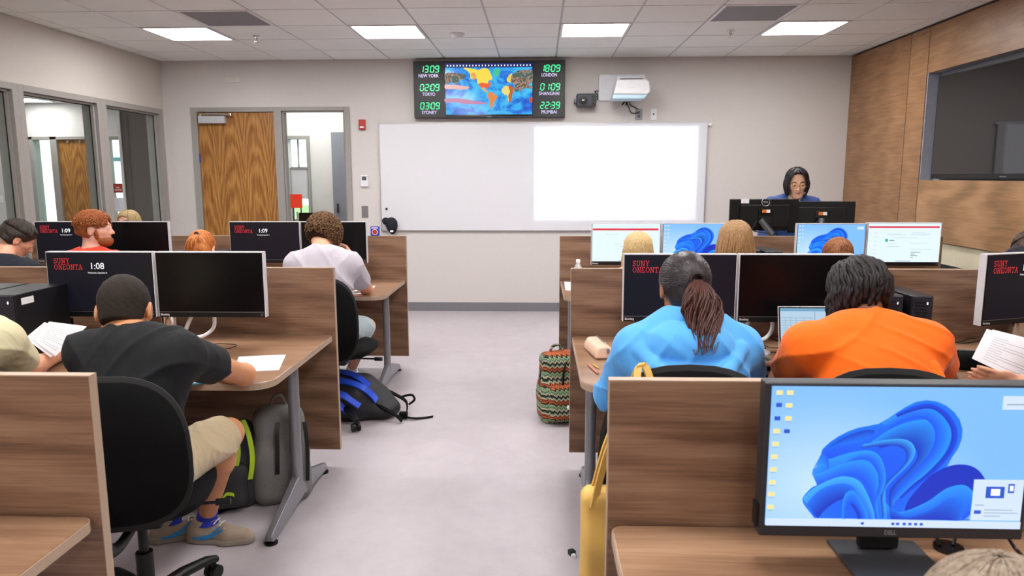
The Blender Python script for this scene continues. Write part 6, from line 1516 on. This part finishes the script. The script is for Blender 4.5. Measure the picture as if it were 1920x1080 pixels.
sheet([A(1826, 668, 2.833), at(1955, 730, 'y', 2.815), A(2010, 655, 3.0), A(1861, 618, 2.997)], 'printed papers held up at the right edge, back sheet', group='papers held at the right edge')
# ---- O: far right student with the grey chair
sway('dark haired student in dark shirt at the right edge of the front row', (1932, 474), 4.42, -8, 32, M['sk_pale'], M['tdark'], hair_short(hairm('hair_dark2', '#231812', '#5a4230'), .014, 12), sw=.17)
cO = A(1872, 490, 4.10)
t = empty('mesh_back_chair', (2.69, 4.32, 0), .1); tag(t, 'grey backed chair with curved metal arm at the right edge', 'chair')
gm = cloth('grey_mesh', '#3e414c', .8, .3, 30); mb = cushion(.52, .50, .05, 3.4, -.06); o = mb.build('backrest', gm, t, smooth=True); o.location = (0, -.26, .905); o.rotation_euler = (-.08, 0, 0)
mb = cushion(.50, .48, .07, 3.2); o = mb.build('seat', gm, t, smooth=True); o.location = (0, .02, .45); o.rotation_euler = (PI/2, 0, 0)
for sx in (-1, 1):
    m = MB(); m.tube(cr([(sx*.27, -.24, .60), (sx*.30, -.25, .86), (sx*.305, -.12, .93), (sx*.30, .05, .90), (sx*.29, .10, .70), (sx*.27, .08, .44)], 6), .014, 10); m.build('armrest', M['alu'], t, smooth=True)
    for sy in (-.2, .22):
        m = MB(); m.tube([(sx*.22, sy*.9, .42), (sx*.25, sy, 0)], .012, 8); m.build('leg', M['alu'], t, smooth=True)
# ---- P: head close to the camera, bottom right
mtP = hairm('hair_grey_brown', '#6a5848', '#a59482', .7, (60, 60, 60))
hP = A(1880, 1265, .78)
person('grey brown haired person at the bottom right corner, very close', (hP, 0, 14, 0, 1.0), hP+Vector((0, -.09, -.155)), hP+Vector((-.18, -.09, -.21)), hP+Vector((.18, -.09, -.21)), Vector((hP.x, .42, .52)),
       {'L': (hP+Vector((-.2, .03, -.33)), Vector((hP.x-.12, 1.0, DZ+.04)), (.2, 1, 0), (0, 0, -1), .4), 'R': (hP+Vector((.22, .03, -.33)), Vector((hP.x+.16, 1.0, DZ+.04)), (-.2, 1, 0), (0, 0, -1), .4)}, skinm=M['sk_light'], shirt=M['tdark'], pants=(M['denim'], True), h=.009, hair=hair_short(mtP, .016, 14))
chair(hP.x, .50, 0, 'black swivel chair under the person nearest the camera', bz=.70)
# ---- A: the teacher
def hairA(o, fr, org):
    mt = hairm('hair_black_bob', '#0c0a0d', '#241d22', .45, (120, 120, 10), .3); x = cap(o, fr, org, mt, h=.004, t=.013, zn=-.06, ear=0, face=(.060, .098, .72, .70), lone=True)
    join_mb(x, curtain(fr, org, 360, .95, .014, 1.55, .118, r=.0042, seed=21, wob=.0015, flare=.012, inward=.012, taper=.8, th0=.12)); join_mb(x, sweepA(fr, org))
def sweepA(fr, org):
    rn = random.Random(4); mb = MB(); o_ = Vector(org)
    for sx in (-1, 1):
        for i in range(130):
            u = rn.random(); P = []
            for k in range(9):
                v = k/8; az = (.06+.55*u)*(1-v)+(.80+.5*u)*v**.8; th = .35+.25*u*(1-v)+1.15*v; P.append(to_world(on_ell(sx*max(az, .06), th, .015+.006*math.sin(v*PI)), fr))
            q = P[-1]; D = .085+.03*rn.random()
            for k in range(1, 5): P.append(q+Vector((0, -.0, -D*k/4)))
            mb.tube([p-o_ for p in P], [.003]+[.0042]*11+[.003], 5)
    return mb
def collarA(P, d):
    q = P-np.array(nkA, dtype=np.float32); v = np.maximum(np.abs(q[:, 0])-np.clip(.062+.28*(q[:, 2]-.03), 0, .075), np.maximum(q[:, 1]-.03, -.20-q[:, 2]))
    return smax(smax(d, -v, .005), -rc(P, nkA+Vector((0, 0, .04)), nkA+Vector((0, 0, .2)), .060, .08), .005)
hA = A(1494, 344, 6.52); nkA = Vector((hA.x-.012, hA.y+.05, hA.z-.148)); shA = [nkA+Vector((.175, .0, -.05)), nkA+Vector((-.185, .0, -.05))]; hpA = Vector((nkA.x, nkA.y+.06, .93))
lgA = [(hpA+Vector((sx*.09, 0, 0)), Vector((hpA.x+sx*.1, hpA.y-.02, .50)), Vector((hpA.x+sx*.1, hpA.y+.02, .10)), Vector((0, -1, 0))) for sx in (1, -1)]
oA, frA, orgA = person('teacher with black bob hair, glasses and navy jacket standing at the front', (hA, 170, 16, 3, 1.06), nkA, shA[0], shA[1], hpA,
       {'L': (shA[0]+Vector((.06, -.06, -.27)), shA[0]+Vector((-.02, -.26, -.42)), (0, -1, -.3), (0, 0, -1), .4), 'R': (shA[1]+Vector((-.06, -.06, -.27)), shA[1]+Vector((.02, -.26, -.42)), (0, -1, -.3), (0, 0, -1), .4)},
       legs=lgA, skinm=M['sk_asian'], shirt=M['navy'], pants=(M['denim'], True), sleeve='long', h=.0045, hair=hairA, wide=.9, faced=True, dirY=-1, collar=collarA)
def lw(p): return to_world(p, frA)-Vector(orgA)
m = MB()
for sx in (-1, 1):
    P = [lw((sx*.033+.024*math.cos(2*PI*k/20), .106-.10*abs(.024*math.cos(2*PI*k/20)+(.0)), .006+.017*math.sin(2*PI*k/20))) for k in range(21)]; m.tube(P, .0013, 6)
    m.tube([lw((sx*.057, .103, .012)), lw((sx*.078, .06, .010)), lw((sx*.086, .0, .006))], .0014, 6)
m.tube([lw((-.009, .108, .010)), lw((0, .112, .013)), lw((.009, .108, .010))], .0013, 6); m.build('glasses', plain('gold_wire', '#c9a24a', .25, 1.0), oA, smooth=True)
fi = lambda P: ell(P, nkA+Vector((0, .02, -.10)), (.11, .085, .12))
sdf_obj('blouse', lambda P: smax(ell(P, nkA+Vector((0, -.03, -.12)), (.085, .075, .12)), P[:, 2]-(nkA.z-.042), .006), np.array(nkA)-.3, np.array(nkA)+.3, .005, cloth('blue_blouse', '#14306c'), parent=oA, org=orgA)
m = MB()
for sx in (-1, 1):
    b = nkA-Vector(orgA); P = [b+Vector((sx*.06, -.065, .015)), b+Vector((sx*.075, -.108, -.045)), b+Vector((sx*.055, -.125, -.10)), b+Vector((sx*.025, -.135, -.17))]; m.ribbon(cr(P, 5), .042, .006, (sx*.9, -.4, .25))
m.build('lapel', M['navy'], oA, smooth=True)
# glasses of the curly student, earring
m = MB(); f = lambda p: to_world(p, frF)-Vector(orgF)
m.tube([f((.058, .098, .012)), f((.080, .06, .010)), f((.088, .0, .006))], .002, 6); P = [f((.033+.024*math.cos(2*PI*k/16), .106, .004+.019*math.sin(2*PI*k/16))) for k in range(17)]; m.tube(P, .0018, 6); m.build('glasses', M['black'], oF, smooth=True)
# sleeve lettering
# ================================================================== bags
def bag_f(c, hs, rz=0, lean=0, r=.06):
    R = np.array(Matrix.Rotation(rz, 3, 'Z') @ Matrix.Rotation(lean, 3, 'X'), dtype=np.float32)
    return lambda P: rbox(P, c, hs, r, R), R
def backpack(px, loc, rz, lean, w, d, h, mat, label, trim=None, pocket=True):
    """standing backpack; local: x width, y depth (front pocket at -y), z up"""
    t = empty('backpack', loc, rz); tag(t, label, 'backpack'); RX = Matrix.Rotation(lean, 3, 'X'); Rn = np.array(RX, dtype=np.float32)
    def f(P):
        q = P @ Rn; d1 = rbox(q, (0, 0, h/2), (w/2, d/2, h/2), .05); d1 = smin(d1, rbox(q, (0, .0, h*.3), (w/2+.012, d/2+.01, h*.3), .06), .05)
        return d1+.004*np.sin(q[:, 0]*31+np.sin(q[:, 2]*17)*2)*np.sin(q[:, 2]*24)
    sdf_obj('main_compartment', f, (-w/2-.1, -d/2-.25, -.02), (w/2+.1, d/2+.25, h+.05), .007, mat, parent=t)
    if pocket:
        g = lambda P: smax(rbox(P @ Rn, (0, -d/2-.02, h*.30), (w/2-.03, .045, h*.26), .035), (P @ Rn)[:, 1]-.0, .01)+.002*np.sin(P[:, 2]*60)
        sdf_obj('front_pocket', g, (-w/2-.05, -d/2-.3, -.02), (w/2+.05, .1, h), .007, mat, parent=t)
    return t, RX
gm = NT('grey_melange'); v = gm.coord(rnd=False); gm.link(gm.ramp(gm.noise(v, 420, 2), [(.3, '#5b5a58'), (.7, '#84827f')]), gm.b.inputs['Base Color']); gm.b.inputs['Roughness'].default_value = .9
bl = at(470, 966, 'z', 0); br = at(548, 932, 'z', 0); c = Vector((-1.235, 3.22, 0))
t, RX = backpack(None, (c.x, c.y+.06, 0), .42, -.08, .235, .16, .45, gm.m, 'grey backpack standing under the left desk beside the table leg', pocket=False)
m = MB(); z = [(0.02, -.105, .16), (.025, -.11, .25), (.03, -.10, .36), (.045, -.06, .44), (.05, -.02, .455)]; m.ribbon([RX @ (Vector(p)+Vector((-.045, .008, -.01))) for p in cr(z, 6)], .02, .008, (1, 0, 0)); m.build('zipper', M['black'], t)
m = MB(); z = [(.11, -.10, .10), (.115, -.10, .2), (.115, -.1, .3), (.11, -.085, .38)]; m.ribbon([RX @ Vector(p) for p in cr(z, 6)], .018, .008, (1, 0, 0)); m.build('side_zipper', M['black'], t)
m = MB(); m.ribbon([RX @ Vector(p) for p in cr([(-.03, .03, .445), (-.015, .03, .49), (.02, .03, .495), (.04, .03, .45)], 6)], .024, .008, (0, 1, 0)); m.build('handle', gm.m, t)
m = MB(); m.ribbon(cr([(-.13, .03, .12), (-.2, -.02, .03), (-.3, -.06, .006), (-.42, -.1, .006)], 6), .03, .006, (0, 1, .2)); m.build('strap', M['blackf'], t)
nb = at(430, 950, 'z', 0)
bm_ = plain('dark_grey_nylon', '#2a2b2e', .7, noise=.2, nscale=120)
t, RX = backpack(None, (-1.46, 3.20, 0), .35, -.10, .24, .15, .40, bm_, 'black and neon green backpack behind the bare leg, under the left desk')
for q in ([(.10, -.10, .14), (.115, -.11, .24), (.105, -.10, .34), (.08, -.06, .41)], [(.04, -.12, .20), (.055, -.125, .27), (.05, -.11, .34), (.03, -.07, .41)]):
    m = MB(); m.ribbon([RX @ Vector(p) for p in cr(q, 6)], .022, .008, (1, 0, 0)); m.build('green_strap', plain('neon_green', '#b4d62c', .6), t)
m = MB(); m.ribbon([RX @ Vector(p) for p in cr([(-.02, -.155, .08), (.0, -.155, .10), (.03, -.15, .09)], 5)], .014, .006, (0, 0, 1)); m.build('zip_pull', _mc['neon_green'], t)
# knit bag in the aisle
k = NT('knit_zigzag'); tc = k.add('ShaderNodeTexCoord'); sp = k.add('ShaderNodeSeparateXYZ'); k.link(tc.outputs['Object'], sp.inputs[0])
def mm(op, a, b=None):
    n = k.add('ShaderNodeMath', operation=op)
    for i, v_ in enumerate((a, b)):
        if v_ is None: continue
        if isinstance(v_, (int, float)): n.inputs[i].default_value = v_
        else: k.link(v_, n.inputs[i])
    return n.outputs[0]
hx_ = mm('ADD', sp.outputs[0], sp.outputs[1]); zz = mm('PINGPONG', mm('MULTIPLY', hx_, 1.0), .014); zb = mm('ADD', sp.outputs[2], mm('MULTIPLY', zz, 1.1))
fr_ = mm('FRACT', mm('MULTIPLY', zb, 10.5)); st_ = [(0, '#1a1c18'), (.14, '#c9bfa0'), (.26, '#5f8f70'), (.38, '#9fb48a'), (.50, '#20221c'), (.60, '#c4642c'), (.72, '#8f3c22'), (.84, '#d8cfae'), (.93, '#6f9a7c')]
base = k.ramp(fr_, st_, 'CONSTANT')
ck = k.add('ShaderNodeTexChecker'); k.link(tc.outputs['Object'], ck.inputs[0]); ck.inputs['Scale'].default_value = 150
k.link(k.mix(mm('MULTIPLY', ck.outputs['Fac'], .6), base, '#15130f'), k.b.inputs['Base Color']); k.b.inputs['Roughness'].default_value = .95
kb = at(1040, 797, 'z', 0)
t, RX = backpack(None, (kb.x+.075, kb.y+.12, 0), .22, -.06, .33, .17, .44, k.m, 'zigzag knit patterned backpack standing in the aisle by the right desk')
m = MB(); m.ribbon([RX @ Vector(p) for p in cr([(-.05, -.10, .12), (-.045, -.105, .25), (-.03, -.095, .36), (.03, -.05, .435), (.12, -.04, .44)], 6)], .012, .006, (1, 0, 0)); m.build('zipper', M['black'], t)
m = MB(); m.tube([RX @ Vector(p) for p in cr([(-.168, .0, .05), (-.175, -.02, .15), (-.17, -.02, .3), (-.15, -.0, .37)], 6)], .005, 6); m.build('piping', M['black'], t)
m = MB(); m.ball((-.02, -.165, .13), (.02, .008, .014)); m.build('white_tag', M['white'], t)
m = MB(); m.ribbon([RX @ Vector(p) for p in cr([(-.10, .02, .42), (-.08, .02, .47), (-.03, .02, .475), (-.01, .02, .43)], 6)], .03, .01, (0, 1, 0)); m.build('handle', k.m, t)
# black and blue backpack lying in the aisle
t = empty('backpack', (-1.15, 4.55, 0), 0); tag(t, 'black and blue backpack lying on the floor left of the aisle', 'backpack')
def fl(P):
    d = ell(P, (-.11, .02, .09), (.30, .22, .14)); d = smin(d, rbox(P, (-.16, .0, .12), (.23, .19, .12), .08), .05); d = smin(d, ell(P, (.13, -.02, .05), (.12, .14, .07)), .05)
    d = d+.006*np.sin(P[:, 0]*28+2*np.sin(P[:, 1]*13))*np.sin(P[:, 1]*24); return smax(d, .004-P[:, 2], .01)
sdf_obj('main_compartment', fl, (-.45, -.3, 0), (.45, .35, .3), .008, plain('black_nylon', '#15151a', .6, noise=.2, nscale=60), parent=t)
bb = plain('blue_nylon', '#2450d8', .55, noise=.15, nscale=60)
def onray(px, py, f, o0, off=.01):
    d = (at(px, py, 'z', 0)-CAMP).normalized(); t_ = 2.5
    for _ in range(90):
        p = CAMP+d*t_-o0; v_ = float(f(np.array([list(p)], dtype=np.float32))[0])-off
        if v_ < .0015: break
        t_ += min(.2, max(.002, v_*.7))
        if t_ > 5.2: return None
    return p
o0 = Vector((-1.15, 4.55, 0))
for q in ([(628, 696), (655, 701), (675, 710), (692, 724)], [(628, 713), (655, 717), (680, 727), (698, 741), (706, 752)], [(628, 735), (645, 742), (660, 752), (674, 762)], [(628, 752), (640, 762), (652, 772)]):
    m = MB(); m.ribbon(cr([z_ for z_ in (onray(a_, b_, fl, o0) for a_, b_ in q) if z_ is not None], 5), .045, .012, (.25, .8, .35)); m.build('blue_strap', bb, t)
m = MB(); m.ribbon(cr([(.08, -.10, .13), (.16, -.14, .09), (.25, -.17, .05), (.29, -.18, .015)], 6), .03, .008, (0, 1, .2)); m.ribbon(cr([(.12, .07, .15), (.2, .05, .12), (.28, .02, .08), (.30, -.05, .04)], 6), .03, .008, (0, 1, .2)); m.build('black_strap', M['blackf'], t)
m = MB(); m.ribbon(cr([(.27, -.10, .03), (.33, -.12, .015), (.40, -.10, .008), (.47, -.06, .006)], 6), .022, .005, (0, 1, .1)); m.box(.26, .31, -.12, -.08, .01, .045); m.build('buckle_strap', M['blackf'], t)
m = MB(); m.tube(cr([(.22, .10, .08), (.30, .10, .10), (.33, .06, .08), (.30, .02, .06)], 6), .008, 6); m.build('loop', M['blackf'], t, smooth=True)
# yellow tote hanging on the hoodie student's chair
ym = plain('yellow_canvas', '#d9b05e', .75, noise=.05, nscale=12, bump=.15)
t = empty('tote_bag', (.278, 2.0, .27)); tag(t, 'yellow tote bag hanging on chair behind the nearest partition', 'bag')
def ft(P):
    q = P.copy(); d = rbox(q, (0, 0, .22), (.165+0*.1, .055, .20), .03); w = .012*np.sin(q[:, 0]*20+q[:, 2]*9)+.006*np.sin(q[:, 2]*30+q[:, 0]*14); return rbox(q-np.stack([0*w, w, 0*w], 1), (0, 0, .185), (.155, .045, .185), .03)
sdf_obj('bag_body', ft, (-.2, -.1, -.01), (.2, .1, .45), .006, ym, parent=t)
for sy in (-.03, .03):
    m = MB(); m.ribbon(cr([(-.12, sy, .33), (-.08, sy*.8, .50), (-.01, sy+.03, .66), (.01, .05, .72), (.03, .07, .72), (.05, .05, .66), (.08, sy*.8, .50), (.11, sy, .33)], 6), .026, .005, (0, 1, 0) if False else (.8, .6, 0)); m.build('handle', ym, t)
# cap hanging at the whiteboard corner
cx_, cz2 = at(733, 422, 'y', YB-.05).x, at(733, 422, 'y', YB-.05).z
t = empty('baseball_cap', (cx_, YB-.026, cz2)); tag(t, 'dark navy baseball cap hanging at lower left whiteboard corner', 'cap')
def fc(P):
    d = ell(P, (.01, -.045, .01), (.07, .045, .08)); d = smin(d, ell(P, (.02, -.04, -.035), (.045, .035, .07)), .03); return d
sdf_obj('crown', fc, (-.1, -.12, -.13), (.12, .03, .12), .005, plain('navy_cotton', '#11131f', .85), parent=t)
fbm = lambda P: ell(P, (-.05, -.055, .045), (.045, .03, .042), np.array(Matrix.Rotation(.5, 3, 'Y'), dtype=np.float32))
sdf_obj('brim', fbm, (-.12, -.12, -.05), (.05, .03, .12), .005, _mc['navy_cotton'], parent=t)
m = MB(); m.box(.0, .035, -.082, -.075, -.075, -.055); m.build('white_label', M['white'], t)
